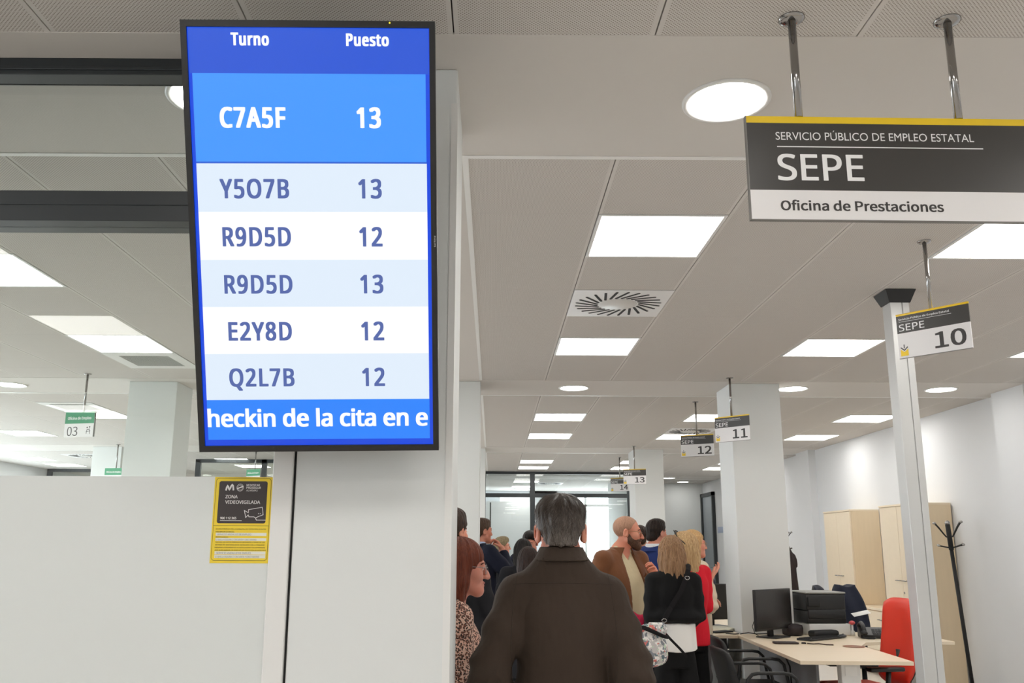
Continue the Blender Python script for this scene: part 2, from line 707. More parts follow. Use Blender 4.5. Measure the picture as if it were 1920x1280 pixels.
# ---- door and its sign on the right wall, far end
d1 = bpy.data.objects.new('door_1', None)
COL.objects.link(d1)
struct(d1)
f = MB()
for y0, y1 in ((19.78, 19.86), (20.80, 20.90)):
    f.box(XR - 0.07, XR, y0, y1, 0, 2.72)
f.box(XR - 0.07, XR, 19.78, 20.90, 2.64, 2.72)
f.build('door_frame', M_['anthracite'], d1)
MB().box(XR - 0.035, XR, 19.86, 20.80, 0, 2.64).build('door_leaf', mat('grey_door', (150, 158, 164), 0.4), d1)
MB().tube([(XR - 0.035, 19.95, 1.05), (XR - 0.09, 19.95, 1.05), (XR - 0.09, 20.07, 1.05)], 0.01).build('door_handle', M_['chrome'], d1)
sg = MB().box(XR - 0.012, XR, 19.2, 19.62, 1.80, 1.93).build('door_sign', mat('pale_blue_sign', (178, 190, 214), 0.5))
tag(sg, 'small pale blue plaque on the white wall beside the far dark-framed door', 'sign')
struct(MB().box(XR - 0.012, XR, YB, 7.9, 0, 0.07).build('baseboard_right', M_['white_metal']))

# ------------------------------------------------------------ ceiling lamps and vents
def panel_proto():
    t = thing('ceiling_light', 'x', 'ceiling light')
    f = MB()
    o, i_ = 0.297, 0.281
    for x0, x1, y0, y1 in ((-o, o, -o, -i_), (-o, o, i_, o), (-o, -i_, -i_, i_), (i_, o, -i_, i_)):
        f.box(x0, x1, y0, y1, -0.004, 0.012)
    f.build('frame', M_['white_metal'], t)
    MB().box(-i_, i_, -i_, i_, -0.0015, 0.010).build('diffuser', M_['light'], t)
    return t


RUN = {1: 'in the run with the swirl diffuser', 4: 'in the run over the numbered signs', 7: 'in the run nearest the cabinets',
       -2: 'in the run behind the big screen', -5: 'in the run with the square grille', -8: 'in the run above the 03 sign',
       -11: 'in the run beyond the 03 sign', -14: 'in the run by the windows'}
ORD = ['first', 'second', 'third', 'fourth', 'fifth', 'sixth', 'seventh', 'eighth']
proto = None
for b in sorted(LIGHTS):
    for (i, j) in LIGHTS[b]:
        if proto is None:
            proto = panel_proto()
            o = proto
        else:
            o = copy_tree(proto)
        o.location = (GX + 0.6 * i + 0.3, bay_y0(b) + 0.6 * j + 0.3, CEIL)
        k = sorted({jj for ii, jj in LIGHTS[b] if ii == i}).index(j)
        if b <= 1:
            lab = 'lit square panel behind the photographer, %s back, %s' % (ORD[3 - (2 * b + k)], RUN[i])
        else:
            lab = 'lit square panel, %s along, %s' % (ORD[2 * (b - 2) + k], RUN[i])
        tag(o, lab, 'ceiling light', 'square ceiling light panels')

DL = [(0.789, 2.72, 'round recessed ceiling light glowing beside the big SEPE sign'),
      (-0.97, 2.72, 'round recessed ceiling light half hidden by the screen, above the glass wall'),
      (0.77, 8.21, 'round recessed ceiling light above the swirl of heads, before the second tiled bay'),
      (2.86, 8.19, 'round recessed ceiling light beside the square column with sign 11'),
      (4.28, 8.19, 'round recessed ceiling light near the wall with the wooden cabinets'),
      (-4.62, 8.2, 'round recessed ceiling light behind the glass, next to the green 03 sign'),
      (3.86, 19.2, 'small round ceiling light just beyond the farther square column'),
      (4.41, 20.35, 'small round ceiling light at the far end, by the dark-framed door'),
      (-3.9, 2.72, 'round recessed ceiling light above the glass wall, out past the frame'),
      (3.6, 2.72, 'round recessed ceiling light beyond the big SEPE sign')]
pd = None
for x, y, lab in DL:
    if pd is None:
        pd = thing('ceiling_downlight', lab, 'ceiling light')
        MB().lathe([(0.148, 0.004), (0.148, -0.004), (0.141, -0.008), (0.131, -0.006), (0.128, 0.004)], 40).build('rim', M_['white_metal'], pd)
        MB().lathe([(0.127, 0.004), (0.127, -0.002), (0.06, -0.0035), (0.001, -0.0035)], 40).build('diffuser', M_['light_round'], pd)
        o = pd
    else:
        o = copy_tree(pd)
    o.location = (x, y, CEIL - 0.001)
    tag(o, lab, 'ceiling light', 'round ceiling downlights')

labs = ['square swirl air diffuser with radial black slots in the near ceiling bay', 'swirl air diffuser above hanging sign 12',
        'swirl air diffuser far behind the glass wall', 'faint swirl air diffuser beyond the far dark-framed glazing']
pv = None
for (b, i, j), lab in zip(DIFFUSERS, labs):
    if pv is None:
        pv = thing('air_diffuser', lab, 'air vent')
        MB().box(-0.297, 0.297, -0.297, 0.297, -0.004, 0.012).build('plate', mat('diffuser_plate', (232, 232, 232), 0.4), pv)
        hub = MB()
        hub.lathe([(0.118, -0.0035), (0.116, -0.007), (0.02, -0.009), (0.001, -0.009)], 32)
        hub.build('hub', mat('diffuser_hub', (214, 212, 208), 0.4), pv)
        sl = MB()
        n = 24
        for k in range(n):
            a = 2 * PI * k / n
            M = Matrix.Rotation(a, 4, 'Z') @ Matrix.Translation((0.195, 0, 0)) @ Matrix.Rotation(rad(24), 4, 'Z')
            sl.prism(rrect(-0.078, 0.078, -0.008, 0.008, 0.0078, 3), -0.0060, -0.0040, M, axis='z')
        sl.build('slot_louvre', M_['black_matt'], pv)
        o = pv
    else:
        o = copy_tree(pv)
    o.location = (GX + 0.6 * i + 0.3, bay_y0(b) + 0.6 * j + 0.3, CEIL)
    tag(o, lab, 'air vent', 'swirl air diffusers')
pg = None
for (b, i, j), lab in zip(GRILLES, ['square grey return air grille behind the glass, near the screen', 'square grey return air grille just before the green 03 sign']):
    if pg is None:
        pg = thing('air_grille', lab, 'air vent')
        f = MB()
        for x0, x1, y0, y1 in ((-.297, .297, -.297, -.2), (-.297, .297, .2, .297), (-.297, -.2, -.2, .2), (.2, .297, -.2, .2)):
            f.box(x0, x1, y0, y1, -0.005, 0.012)
        f.build('frame', M_['white_metal'], pg)
        g = MB()
        for k in range(20):
            x = -0.19 + 0.02 * k
            g.box(x - 0.001, x + 0.001, -0.2, 0.2, -0.003, 0.012)
            g.box(-0.2, 0.2, x - 0.001, x + 0.001, -0.003, 0.012)
        g.build('grid', mat('grille_grey', (205, 205, 202), 0.5), pg)
        MB().box(-0.2, 0.2, -0.2, 0.2, 0.0115, 0.0125).build('backing', mat('grille_back', (150, 150, 146), 0.8), pg)
        o = pg
    else:
        o = copy_tree(pg)
    o.location = (GX + 0.6 * i + 0.3, bay_y0(b) + 0.6 * j + 0.3, CEIL)
    tag(o, lab, 'air vent', 'square air grilles')


# ------------------------------------------------------------ the queue screen on the column
tv = thing('queue_screen', 'tall black-framed turn display tilted forward on the column, listing blue turn codes', 'screen')
tv.matrix_world = (Matrix.Translation((-0.474, 2.178, 2.26)) @ Matrix.Rotation(0.0333, 4, 'Z') @ Matrix.Rotation(0.3405, 4, 'X') @ Matrix.Rotation(-0.01731, 4, 'Y'))
HW, HH = 0.3226, 0.560
IX, IZ = 0.3075, 0.5435
bz = MB()
for x0, x1, z0, z1 in ((-HW, HW, IZ, HH), (-HW, HW, -HH, -IZ), (-HW, -IX, -IZ, IZ), (IX, HW, -IZ, IZ)):
    bz.box(x0, x1, -0.006, 0.03, z0, z1)
bz.build('bezel', mat('bezel_black', (30, 29, 29), 0.38), tv)
MB().rbox(-HW + .004, HW - .004, 0.012, 0.055, -HH + .004, HH - .004, 0.012).build('back_shell', M_['black_plastic'], tv)
mt = MB()
mt.box(-0.2, 0.2, 0.055, 0.07, -0.2, 0.2)
mt.build('mount_plate', M_['black_matt'], tv)
# bracket between the mount plate and the column face
inv = tv.matrix_world.inverted()
for s in (-0.12, 0.12):
    a = Vector((s, 0.07, 0.15))
    b2 = inv @ Vector(((tv.matrix_world @ a).x, 2.53, (tv.matrix_world @ a).z))
    if b2.x > -2:
        pass
    MB().tube([a, b2], 0.014).build('bracket_arm', M_['black_matt'], tv)
    a = Vector((s, 0.07, -0.15))
    b2 = inv @ Vector(((tv.matrix_world @ a).x, 2.53, (tv.matrix_world @ a).z))
    MB().tube([a, b2], 0.014).build('bracket_arm', M_['black_matt'], tv)


def scr(name, c, k=1.0):
    return emit(name, c, k, base=(12, 12, 14), rough=0.28)


SC = [scr('screen_border', (8, 70, 222)), scr('screen_header', (36, 86, 214)), scr('screen_current', (66, 152, 255)), scr('screen_rule', (40, 96, 212)),
      scr('screen_row_pale', (224, 237, 251)), scr('screen_row_white', (253, 254, 255)), scr('screen_ticker', (38, 132, 253))]
sc = MB()
sc.box(-IX, IX, 0.0, 0.012, -IZ, IZ, 0)
def srect(x0, x1, z0, z1, mi, y):
    sc.mi = mi
    sc.box(x0, x1, y, y + 0.0002, z0, z1, mi)
srect(-0.3050, 0.3050, 0.4300, IZ - .001, 1, -0.0002)
srect(-0.2985, 0.2972, 0.2085, 0.4300, 2, -0.0002)
srect(-0.2985, 0.2980, 0.2040, 0.2085, 3, -0.0002)
for z1, z0, mi in ((0.2040, 0.0802, 4), (0.0802, -0.0450, 5), (-0.0450, -0.1687, 4), (-0.1687, -0.2942, 5), (-0.2942, -0.4184, 4)):
    srect(-0.2983, 0.2980, z0, z1, mi, -0.0002)
srect(-0.2985, 0.2985, -0.5273, -0.4184, 6, -0.0002)
screen = sc.build('display_panel', SC, tv)
WH = scr('screen_text_white', (250, 252, 255))
IN = scr('screen_text_indigo', (82, 102, 168))
def tv_line(m_, *a):
    L = Lettering()
    L.put(*a, space=1.0 if len(a[0]) > 8 else 1.14)
    L.build('lettering', m_, screen)


for a_ in (('Turno', 'open', -0.1978, 0.4983, -0.1007, 0.5305, 0.062, -0.0008), ('Puesto', 'open', 0.0949, 0.4983, 0.2044, 0.5300, 0.062, -0.0008),
           ('C7A5F', 'open', -0.2334, 0.2932, -0.0643, 0.3466, 0.055, -0.0008), ('13', 'open', 0.1178, 0.2935, 0.1807, 0.3471, 0.055, -0.0008),
           ('heckin de la cita en e', 'open', -0.2983, -0.4931, 0.2936, -0.4415, 0.045, -0.0008)):
    tv_line(WH, *a_)
for z0, z1, a, ax0, ax1, n_ in ((0.1140, 0.1652, 'Y5O7B', -0.2408, -0.0614, '13'), (-0.0102, 0.0412, 'R9D5D', -0.2387, -0.0604, '12'),
                                (-0.1342, -0.0837, 'R9D5D', -0.2392, -0.0601, '13'), (-0.2591, -0.2081, 'E2Y8D', -0.2334, -0.0656, '12'), (-0.3830, -0.3325, 'Q2L7B', -0.2361, -0.0625, '12')):
    tv_line(IN, a, 'open', ax0, z0, ax1, z1, 0.042, -0.0008)
    tv_line(IN, n_, 'open', 0.1184, z0, 0.1796, z1, 0.042, -0.0008)
MB().ball((0.2075, -0.0065, 0.5552), 0.0022, seg=8).build('status_light', emit('yellow_led', (255, 226, 60), 1.5), tv)
# maker's mark on the side bezel, reading upwards
bl = Lettering()
bl.put('PHILIPS', 'open', -0.0145, -0.0020, 0.0145, 0.0020, 0.03, 0.0)
bo = bl.build('lettering', mat('bezel_print', (190, 190, 190), 0.5), tv)
bo.location = (0.3172, -0.0068, 0.003)
bo.rotation_euler = (0, rad(90), 0)

# ------------------------------------------------------------ hanging signs
YEL = mat('sign_yellow', (240, 203, 42), 0.35)
DRK = mat('sign_charcoal', (62, 60, 58), 0.33, var=0.02)
WHT = mat('sign_white', (232, 230, 230), 0.35)
PRW = mat('print_white', (240, 240, 240), 0.5)
PRD = mat('print_dark', (58, 55, 54), 0.5)
GRN = mat('sign_green', (62, 148, 106), 0.4)
EDGE = mat('sign_edge', (120, 118, 115), 0.4)


def rod(parent, x, z0, z1, r=0.0105, fl=0.034):
    MB().tube([(x, 0, z0), (x, 0, z1)], r, 16).build('rod', M_['chrome'], parent)
    MB().lathe([(fl, z1), (fl, z1 - 0.003), (fl * 0.8, z1 - 0.009), (r * 1.3, z1 - 0.011)], 28, Matrix.Translation((x, 0, 0))).build('ceiling_flange', M_['chrome'], parent)


big = thing('hanging_sign', 'large hanging SEPE sign reading Oficina de Prestaciones, on two chrome rods', 'sign', (1.0945, 2.25, 2.5085), 0.014)
T = 0.006
x0, x1 = -0.3925, 0.3925
MB().box(x0, x1, -T, T, 0.1335, 0.1535).build('yellow_band', YEL, big)
MB().box(x0, x1, -T, T, -0.0663, 0.1335).build('charcoal_panel', DRK, big)
MB().box(x0, x1, -T, T, -0.1515, -0.0663).build('white_panel', WHT, big)
e = MB()
e.box(x0 - 0.003, x0, -T - 0.001, T + 0.001, -0.1535, 0.1535)
e.box(x1, x1 + 0.003, -T - 0.001, T + 0.001, -0.1535, 0.1535)
e.box(x0, x1, -T - 0.001, T + 0.001, -0.1540, -0.1515)
e.build('edge_profile', EDGE, big)
L = Lettering()
ys = -T - 0.0006
L.put('SERVICIO PÚBLICO DE EMPLEO ESTATAL', 'gill', -0.3126, 0.0823, 0.2439, 0.1060, 0.0, ys)
L.line(-0.3105, 0.0624, 0.2669, 0.0624, 0.0030, ys)
L.build('lettering', PRW, big)
L = Lettering()
L.put('SEPE', 'open', -0.3131, -0.0387, -0.0738, 0.0410, 0.022, ys)
L.build('lettering', PRW, big)
L = Lettering()
L.put('Oficina de Prestaciones', 'source', -0.3113, -0.1262, 0.1381, -0.0945, 0.036, ys)
L.build('lettering', PRD, big)
for gx in (-0.2415, 0.2105):
    rod(big, gx, 0.1535, CEIL - 2.5085, 0.0115, 0.037)


def desk_sign(num, x, y, yaw, label):
    t = thing('hanging_sign', label, 'sign', (x, y, 2.513), yaw, 'numbered desk signs')
    w2, T = 0.171, 0.004
    MB().box(-w2, w2, -T, T, 0.104, 0.112).build('yellow_band', YEL, t)
    MB().box(-w2 - 0.001, w2 + 0.001, -T - 0.003, T + 0.003, 0.1115, 0.1135).build('yellow_cap', YEL, t)
    MB().box(-w2, w2, -T, T, 0.0155, 0.104).build('charcoal_panel', DRK, t)
    MB().box(-w2, w2, -T, T, -0.110, 0.0155).build('white_panel', WHT, t)
    MB().box(-w2, w2, -T - 0.0008, T + 0.0008, -0.1125, -0.110).build('edge_profile', EDGE, t)
    ys = -T - 0.0006
    L = Lettering()
    L.put('Servicio Público de Empleo Estatal', 'source', -0.160, 0.0800, 0.083, 0.0915, 0.02, ys)
    L.line(-0.159, 0.0735, 0.0916, 0.0715, 0.0016, ys)
    L.put('SEPE', 'open', -0.1605, 0.0255, -0.0375, 0.0605, 0.012, ys)
    L.build('lettering', PRW, t)
    L = Lettering()
    L.put(num, 'source', 0.0035, -0.0885, 0.1487, -0.0071, 0.035, ys)
    L.build('lettering', PRD, t)
    q = Lettering()
    q.mb.mi = 0
    q.poly([(-0.162, -0.1001), (-0.1245, -0.1001), (-0.1245, -0.0645), (-0.1432, -0.0805), (-0.162, -0.0645)], ys)
    q.mb.mi = 1
    q.strip([(-0.1605, -0.0560), (-0.1432, -0.0715), (-0.126, -0.0560)], 0.005, y=ys - 0.0002)
    q.poly([(-0.1455, -0.062), (-0.141, -0.062), (-0.141, -0.0425), (-0.1455, -0.0425)], ys - 0.0002)
    q.build('arrow_mark', [YEL, PRD], t)
    rod(t, 0, 0.1135, CEIL - 2.513, 0.0095, 0.033)
    return t


desk_sign('10', 2.133, 4.097, -0.853, 'hanging SEPE sign numbered 10 beside the grey service post')
desk_sign('11', 2.119, 7.669, -0.796, 'hanging SEPE sign numbered 11 in front of the square column')
desk_sign('12', 2.113, 8.991, -0.481, 'hanging SEPE sign numbered 12 under the second swirl diffuser')
desk_sign('13', 2.120, 13.089, -0.376, 'hanging SEPE sign numbered 13 in front of the farther column')
desk_sign('14', 2.141, 14.769, -0.60, 'farthest hanging SEPE sign, numbered 14, partly behind sign 13')


def green_sign(num, x, y, yaw, label, ztop=2.63, word='Oficina de Empleo'):
    t = thing('hanging_sign', label, 'sign', (x, y, ztop - 0.1125), yaw, 'green desk signs')
    w2, T = 0.149, 0.004
    MB().box(-w2, w2, -T, T, 0.0075, 0.1125).build('green_panel', GRN, t)
    MB().box(-w2, w2, -T, T, -0.1125, 0.0075).build('white_panel', WHT, t)
    MB().box(w2, w2 + 0.005, -T - 0.004, T + 0.004, -0.1125, 0.1125).build('edge_profile', EDGE, t)
    ys = -T - 0.0006
    L = Lettering()
    L.put(word, 'source', -0.1218, 0.0400, 0.1154, 0.0695, 0.03, ys)
    L.build('lettering', PRW, t)
    L = Lettering()
    L.put(num, 'source', -0.1192, -0.1020, -0.0122, -0.0199, 0.0, ys)
    # little pictogram: two people at a desk
    for cx, cz in ((0.083, -0.030), (0.108, -0.026)):
        L.poly([(cx + 0.007 * math.cos(a * PI / 5), cz + 0.007 * math.sin(a * PI / 5)) for a in range(10)], ys)
    L.strip([(0.078, -0.086), (0.080, -0.066), (0.084, -0.045), (0.098, -0.052)], 0.005, y=ys)
    L.strip([(0.112, -0.088), (0.110, -0.062), (0.106, -0.042), (0.092, -0.050)], 0.005, y=ys)
    L.line(0.074, -0.066, 0.118, -0.060, 0.005, ys)
    L.build('lettering', PRD, t)
    rod(t, 0.03, 0.1125, CEIL - ztop + 0.1125, 0.0095, 0.033)


green_sign('03', -3.655, 7.648, -0.228, 'green and white hanging sign numbered 03 seen through the glass')
green_sign('02', -5.732, 13.234, -0.156, 'smaller green hanging sign beside the second column behind the glass', 2.612)
green_sign('01', -3.87, 14.139, -0.5, 'small green hanging sign just above the yellow warning sticker', 2.682)

# ------------------------------------------------------------ video surveillance sticker on the glass
st = thing('warning_sticker', 'yellow and black Zona Videovigilada sticker on the glass wall', 'sticker', (-0.726, 2.5272, 1.55))
pv_ = MB()
Z0, Z1 = -0.1196, 0.1222
pv_.prism([(-0.0740, Z0), (0.0925, Z0), (0.0918, Z1), (-0.0748, Z1)], -0.0008, 0.0)
pv_.build('yellow_sheet', mat('sticker_yellow', (238, 208, 52), 0.45), st)
L = Lettering()
L.poly(rrect(-0.0613, 0.0775, -0.0088, 0.1105, 0.006), -0.0010)
L.build('black_panel', mat('sticker_black', (58, 50, 50), 0.4), st)
SB = mat('sticker_print', (64, 52, 36), 0.5)
L = Lettering()
L.strip(rrect(-0.0704, 0.0876, -0.1122, 0.1188, 0.009), 0.0011, True, -0.0010)
L.line(-0.0704, -0.0158, 0.0876, -0.0158, 0.0011, -0.0010)
for s, x0_, z0_, x1_, z1_ in (
        ('DE CONFORMIDAD CON LA NORMATIVA DE PROTECCION DE DATOS', -0.0625, -0.0264, 0.0803, -0.0232),
        ('PUEDE EJERCITAR SUS DERECHOS:', -0.0624, -0.0342, -0.0095, -0.0310),
        ('RESPONSABLES', -0.0614, -0.0489, -0.0263, -0.0459),
        ('TRATARA LOS DATOS PERSONALES OBTENIDOS A TRAVES DE LOS', -0.0618, -0.0633, 0.079, -0.0601),
        ('SISTEMAS DE VIDEOVIGILANCIA INSTALADOS CON LA FINALIDAD', -0.0617, -0.0706, 0.0787, -0.0674),
        ('PRESERVAR LA SEGURIDAD DE LAS INSTALACIONES Y DE LAS PERSONAS', -0.0622, -0.0779, 0.0805, -0.0747),
        ('ANTE QUIEN EJERCER LOS DERECHOS DE PROTECCION DE DATOS ANTE', -0.0621, -0.0852, 0.0838, -0.0820)):
    L.put(s, 'open', x0_, z0_, x1_, z1_, 0.03, -0.0010)
L.build('lettering', SB, st)
L = Lettering()
for z0_, z1_ in ((-0.0442, -0.0353), (-0.0586, -0.0497), (-0.0963, -0.0868), (-0.1063, -0.0967)):
    L.poly([(-0.0617, z0_ + .0006), (0.0826, z0_ + .0006), (0.0826, z1_), (-0.0617, z1_)], -0.0011)
L.build('address_box', mat('sticker_white', (226, 226, 214), 0.5), st)
L = Lettering()
for s, x0_, z0_, x1_, z1_ in (('SERVICIO ANDALUZ DE EMPLEO', -0.0585, -0.0422, 0.0389, -0.0376), ('C/ SEVILLA ESQUINA C/ CINCUENTA Y CINCO MADRID', -0.0604, -0.0566, 0.055, -0.0522),
                              ('SERVICIO ANDALUZ DE EMPLEO', -0.0560, -0.0945, 0.0410, -0.0892), ('C/ SEVILLA ESQUINA C/ CINCUENTA Y CINCO MADRID', -0.0588, -0.1044, 0.0655, -0.0994)):
    L.put(s, 'open', x0_, z0_, x1_, z1_, 0.0, -0.0014)
L.build('lettering', mat('sticker_pen', (120, 118, 112), 0.5), st)
L = Lettering()
yw = -0.0014
L.put('MOVISTAR', 'open', 0.0171, 0.0966, 0.0556, 0.1025, 0.03, yw)
L.put('PROSEGUR', 'open', 0.0171, 0.0890, 0.0589, 0.0950, 0.03, yw)
L.put('ALARMAS', 'open', 0.0171, 0.0816, 0.0498, 0.0868, 0.0, yw)
L.put('ZONA', 'open', -0.0415, 0.0616, -0.0062, 0.0712, 0.03, yw)
L.put('VIDEOVIGILADA', 'open', -0.0410, 0.0462, 0.0593, 0.0560, 0.03, yw)
L.put('900 112 365', 'open', -0.0522, 0.0026, -0.0062, 0.0092, 0.035, yw)
L.line(-0.0523, -0.0013, 0.0094, -0.0013, 0.0010, yw)
# the wavy M
mp_ = []
for k in range(33):
    t = k / 32.0
    mp_.append((-0.0417 + 0.0228 * t, 0.0905 + 0.0068 * math.sin(t * 3.4 * PI + 3.9 * PI / 2 + 1.9) + 0.002 * t))
L.strip([(-0.0412, 0.0838), (-0.0395, 0.0925), (-0.0372, 0.0968), (-0.0350, 0.0945), (-0.0330, 0.0885), (-0.0315, 0.0868), (-0.0295, 0.0895),
         (-0.0265, 0.0975), (-0.0240, 0.1000), (-0.0215, 0.0975), (-0.0205, 0.0910), (-0.0198, 0.0842)], 0.0046, y=yw)
cx_, cz_ = -0.0009, 0.0924
L.strip([(cx_ + 0.0094 * math.cos(a * PI / 14), cz_ + 0.0100 * math.sin(a * PI / 14)) for a in range(28)], 0.0012, True, yw)
L.strip([(cx_ + 0.0066 * math.cos(a * PI / 14), cz_ + 0.0070 * math.sin(a * PI / 14)) for a in range(28)], 0.0009, True, yw)
L.line(cx_ - 0.0085, cz_ - 0.0035, cx_ + 0.0085, cz_ + 0.0035, 0.0034, yw - 0.0001)
# camera drawing
L.strip([(0.0153, 0.0276), (0.0271, 0.0213), (0.0271, 0.0300), (0.0661, 0.0368), (0.0697, 0.0157), (0.0557, 0.0102), (0.0488, 0.0066), (0.0439, 0.0096), (0.0296, 0.0096), (0.0271, 0.0150), (0.0205, 0.0076)], 0.0016, True, yw)
L.strip([(0.0488, 0.0066), (0.0510, 0.0006), (0.0775, 0.0006)], 0.0018, y=yw)
for dx in (0.0564, 0.0612):
    L.poly([(dx + 0.0013 * math.cos(a * PI / 4), 0.0187 + 0.0013 * math.sin(a * PI / 4)) for a in range(8)], yw)
L.build('lettering', mat('sticker_white_print', (228, 226, 224), 0.5), st)


# ------------------------------------------------------------ grey service post between floor and ceiling
post = thing('service_post', 'pale grey aluminium service post with flared black ceiling cap', 'post', (2.386, 4.985, 0))
pb = MB()
hx, hy = 0.056, 0.052
pb.box(-hx, 0.012, -hy, hy, 0.02, CEIL - 0.07)
pb.box(0.016, hx, -hy, hy, 0.02, CEIL - 0.07)
pb.box(0.011, 0.017, -hy + 0.004, hy, 0.02, CEIL - 0.07)
pb.build('profile', M_['alu'], post, bevel=0.004)
MB().box(-hx - 0.02, hx + 0.02, -hy - 0.02, hy + 0.02, 0, 0.02).build('foot_plate', M_['black_plastic'], post)
cp = MB()
def frustum(mbx, a, b, z0, z1):
    vs = [mbx.bm.verts.new((sx * q, sy * q2, z)) for (q, q2, z) in ((a[0], a[1], z0), (b[0], b[1], z1)) for sx, sy in ((-1, -1), (1, -1), (1, 1), (-1, 1))]
    for k in range(4):
        mbx.bm.faces.new((vs[k], vs[(k + 1) % 4], vs[4 + (k + 1) % 4], vs[4 + k]))
    mbx.bm.faces.new(vs[3::-1])
    mbx.bm.faces.new(vs[4:])
frustum(cp, (hx + 0.006, hy + 0.006), (hx + 0.033, hy + 0.033), CEIL - 0.075, CEIL - 0.002)
cp.build('ceiling_cap', M_['black_plastic'], post)

# ------------------------------------------------------------ cabinets along the right wall
def tall_cabinet(label, y0, y1, x0, h):
    t = thing('cabinet', label, 'cabinet', (x0, y0, 0), 0, 'tall wooden cabinets')
    D, Wd = XR - x0 - 0.012, y1 - y0
    b = MB()
    b.box(0.02, D, 0, Wd, 0.06, h - 0.02)
    b.box(0.05, D, 0.02, Wd - 0.02, 0.0, 0.06)
    b.build('carcass', M_['birch'], t, bevel=0.002)
    MB().box(-0.004, D, -0.003, Wd + 0.003, h - 0.022, h).build('top_panel', M_['birch_top'], t, bevel=0.002)
    for k, (a, c) in enumerate(((0.003, Wd / 2 - 0.002), (Wd / 2 + 0.002, Wd - 0.003))):
        d = MB().box(0.0, 0.019, a, c, 0.065, h - 0.026).build('door', M_['birch_top'], t, bevel=0.002)
        yh = Wd / 2 + (-0.075 if k == 0 else 0.075)
        MB().tube([(0.0, yh - 0.045, 1.13), (-0.026, yh - 0.04, 1.13), (-0.026, yh + 0.04, 1.13), (0.0, yh + 0.045, 1.13)], 0.006).build('handle', M_['chrome'], d)
        if k == 1:
            MB().lathe([(0.011, 0), (0.011, 0.006), (0.005, 0.008)], 16, Matrix.Translation((0, Wd / 2 - 0.03, 1.0)) @ Matrix.Rotation(rad(-90), 4, 'Y')).build('lock', M_['chrome'], d)
    return t


tall_cabinet('farther tall birch cabinet with double doors against the white wall', 11.385, 12.28, 4.60, 1.975)
tall_cabinet('nearer tall birch cabinet, partly hidden by the grey service post', 9.585, 10.48, 4.59, 1.975)
t = thing('low_cabinet', 'low birch drawer cabinet standing between the two tall cabinets', 'cabinet', (4.60, 10.49, 0))
b = MB()
b.box(0.02, 0.38, 0, 0.885, 0.06, 0.76)
b.build('carcass', M_['birch'], t, bevel=0.002)
MB().box(-0.01, 0.38, -0.003, 0.888, 0.76, 0.785).build('top_panel', M_['birch_top'], t, bevel=0.002)
for k in range(3):
    z0 = 0.07 + 0.228 * k
    dr = MB().box(0, 0.019, 0.003, 0.882, z0, z0 + 0.222).build('drawer', M_['birch_top'], t, bevel=0.002)
    for yh in (0.2, 0.62):
        MB().tube([(0, yh - 0.05, z0 + 0.13), (-0.026, yh - 0.045, z0 + 0.13), (-0.026, yh + 0.045, z0 + 0.13), (0, yh + 0.05, z0 + 0.13)], 0.006).build('handle', M_['chrome'], dr)


# ------------------------------------------------------------ coat stands
def coat_stand(label, x, y, lean, h, rz=0.0):
    t = thing('coat_stand', label, 'coat stand', (x, y, 0), rz)
    t.rotation_euler = (lean[1], lean[0], rz)
    MB().tube([(0, 0, 0.03), (0, 0, h - 0.27)], 0.0185, 16).build('pole', M_['black_matt'], t)
    MB().tube([(0, 0, h - 0.27), (0, 0, h - 0.015)], 0.024, 16).build('top_sleeve', M_['black_matt'], t)
    MB().ball((0, 0, h), 0.026).build('finial', M_['chrome'], t)
    MB().lathe([(0.19, 0.0), (0.19, 0.02), (0.05, 0.035), (0.02, 0.05)], 32).build('base', M_['black_matt'], t)
    for lv, (zz, up, reach, n, off) in enumerate(((h - 0.14, 0.14, 0.165, 4, 20), (h - 0.245, 0.02, 0.15, 4, 20))):
        for k in range(n):
            a = rad(off + 90 * k)
            c, s = math.cos(a), math.sin(a)
            pts = [(c * q, s * q, zz + dz) for q, dz in ((0.015, 0), (0.04, 0.0), (0.075, up * 0.28), (reach * 0.75, up * 0.7), (reach, up))]
            hk = MB().tube(pts, 0.0065, 8).build('hook', M_['black_matt'], t)
            MB().ball((c * (reach + 0.008), s * (reach + 0.008), zz + up + 0.004), 0.0145, (1, 1, 0.9)).build('hook_knob', M_['chrome'], hk)
    return t


coat_stand('black coat stand with silver-tipped hooks leaning by the nearer cabinet', 4.785, 9.12, (-0.055, 0.0), 1.745)
coat_stand('black coat stand half hidden behind the square column, a dark coat on it', 4.20, 12.9, (0.0, 0.0), 1.70, rad(15))
COATM = mat('dark_brown_coat', (46, 36, 36), 0.85, var=0.2, vscale=8, bump=0.3, bscale=30)

# ------------------------------------------------------------ desk with the off monitor
DT = 0.75
desk = thing('desk', 'pale birch desk in front of the square column, with monitor and telephone', 'desk', (0, 0, 0))
top = MB()
top.prism([(2.05, 6.075), (2.795, 6.05), (2.83, 6.60), (2.845, 7.0), (2.98, 7.25), (3.25, 7.34), (3.74, 7.345), (3.74, 8.12), (2.68, 8.12), (2.68, 7.90), (2.115, 7.90)], DT - 0.026, DT - 0.001, axis='z')
top.build('desktop', M_['birch_top'], desk, bevel=0.002)
for (x0, x1, y0, y1) in ((2.36, 2.49, 6.18, 6.26), (2.30, 2.38, 7.70, 7.82), (3.58, 3.68, 7.5, 8.0)):
    MB().box(x0, x1, y0, y1, 0, DT - 0.025).build('leg', M_['white_metal'], desk, bevel=0.004)
MB().box(2.33, 2.62, 6.30, 7.70, DT - 0.065, DT - 0.03).build('under_frame', M_['black_matt'], desk)
MB().box(2.285, 2.305, 6.45, 7.80, 0.22, DT - 0.03).build('modesty_panel', mat('modesty_grey', (140, 143, 148), 0.6), desk)
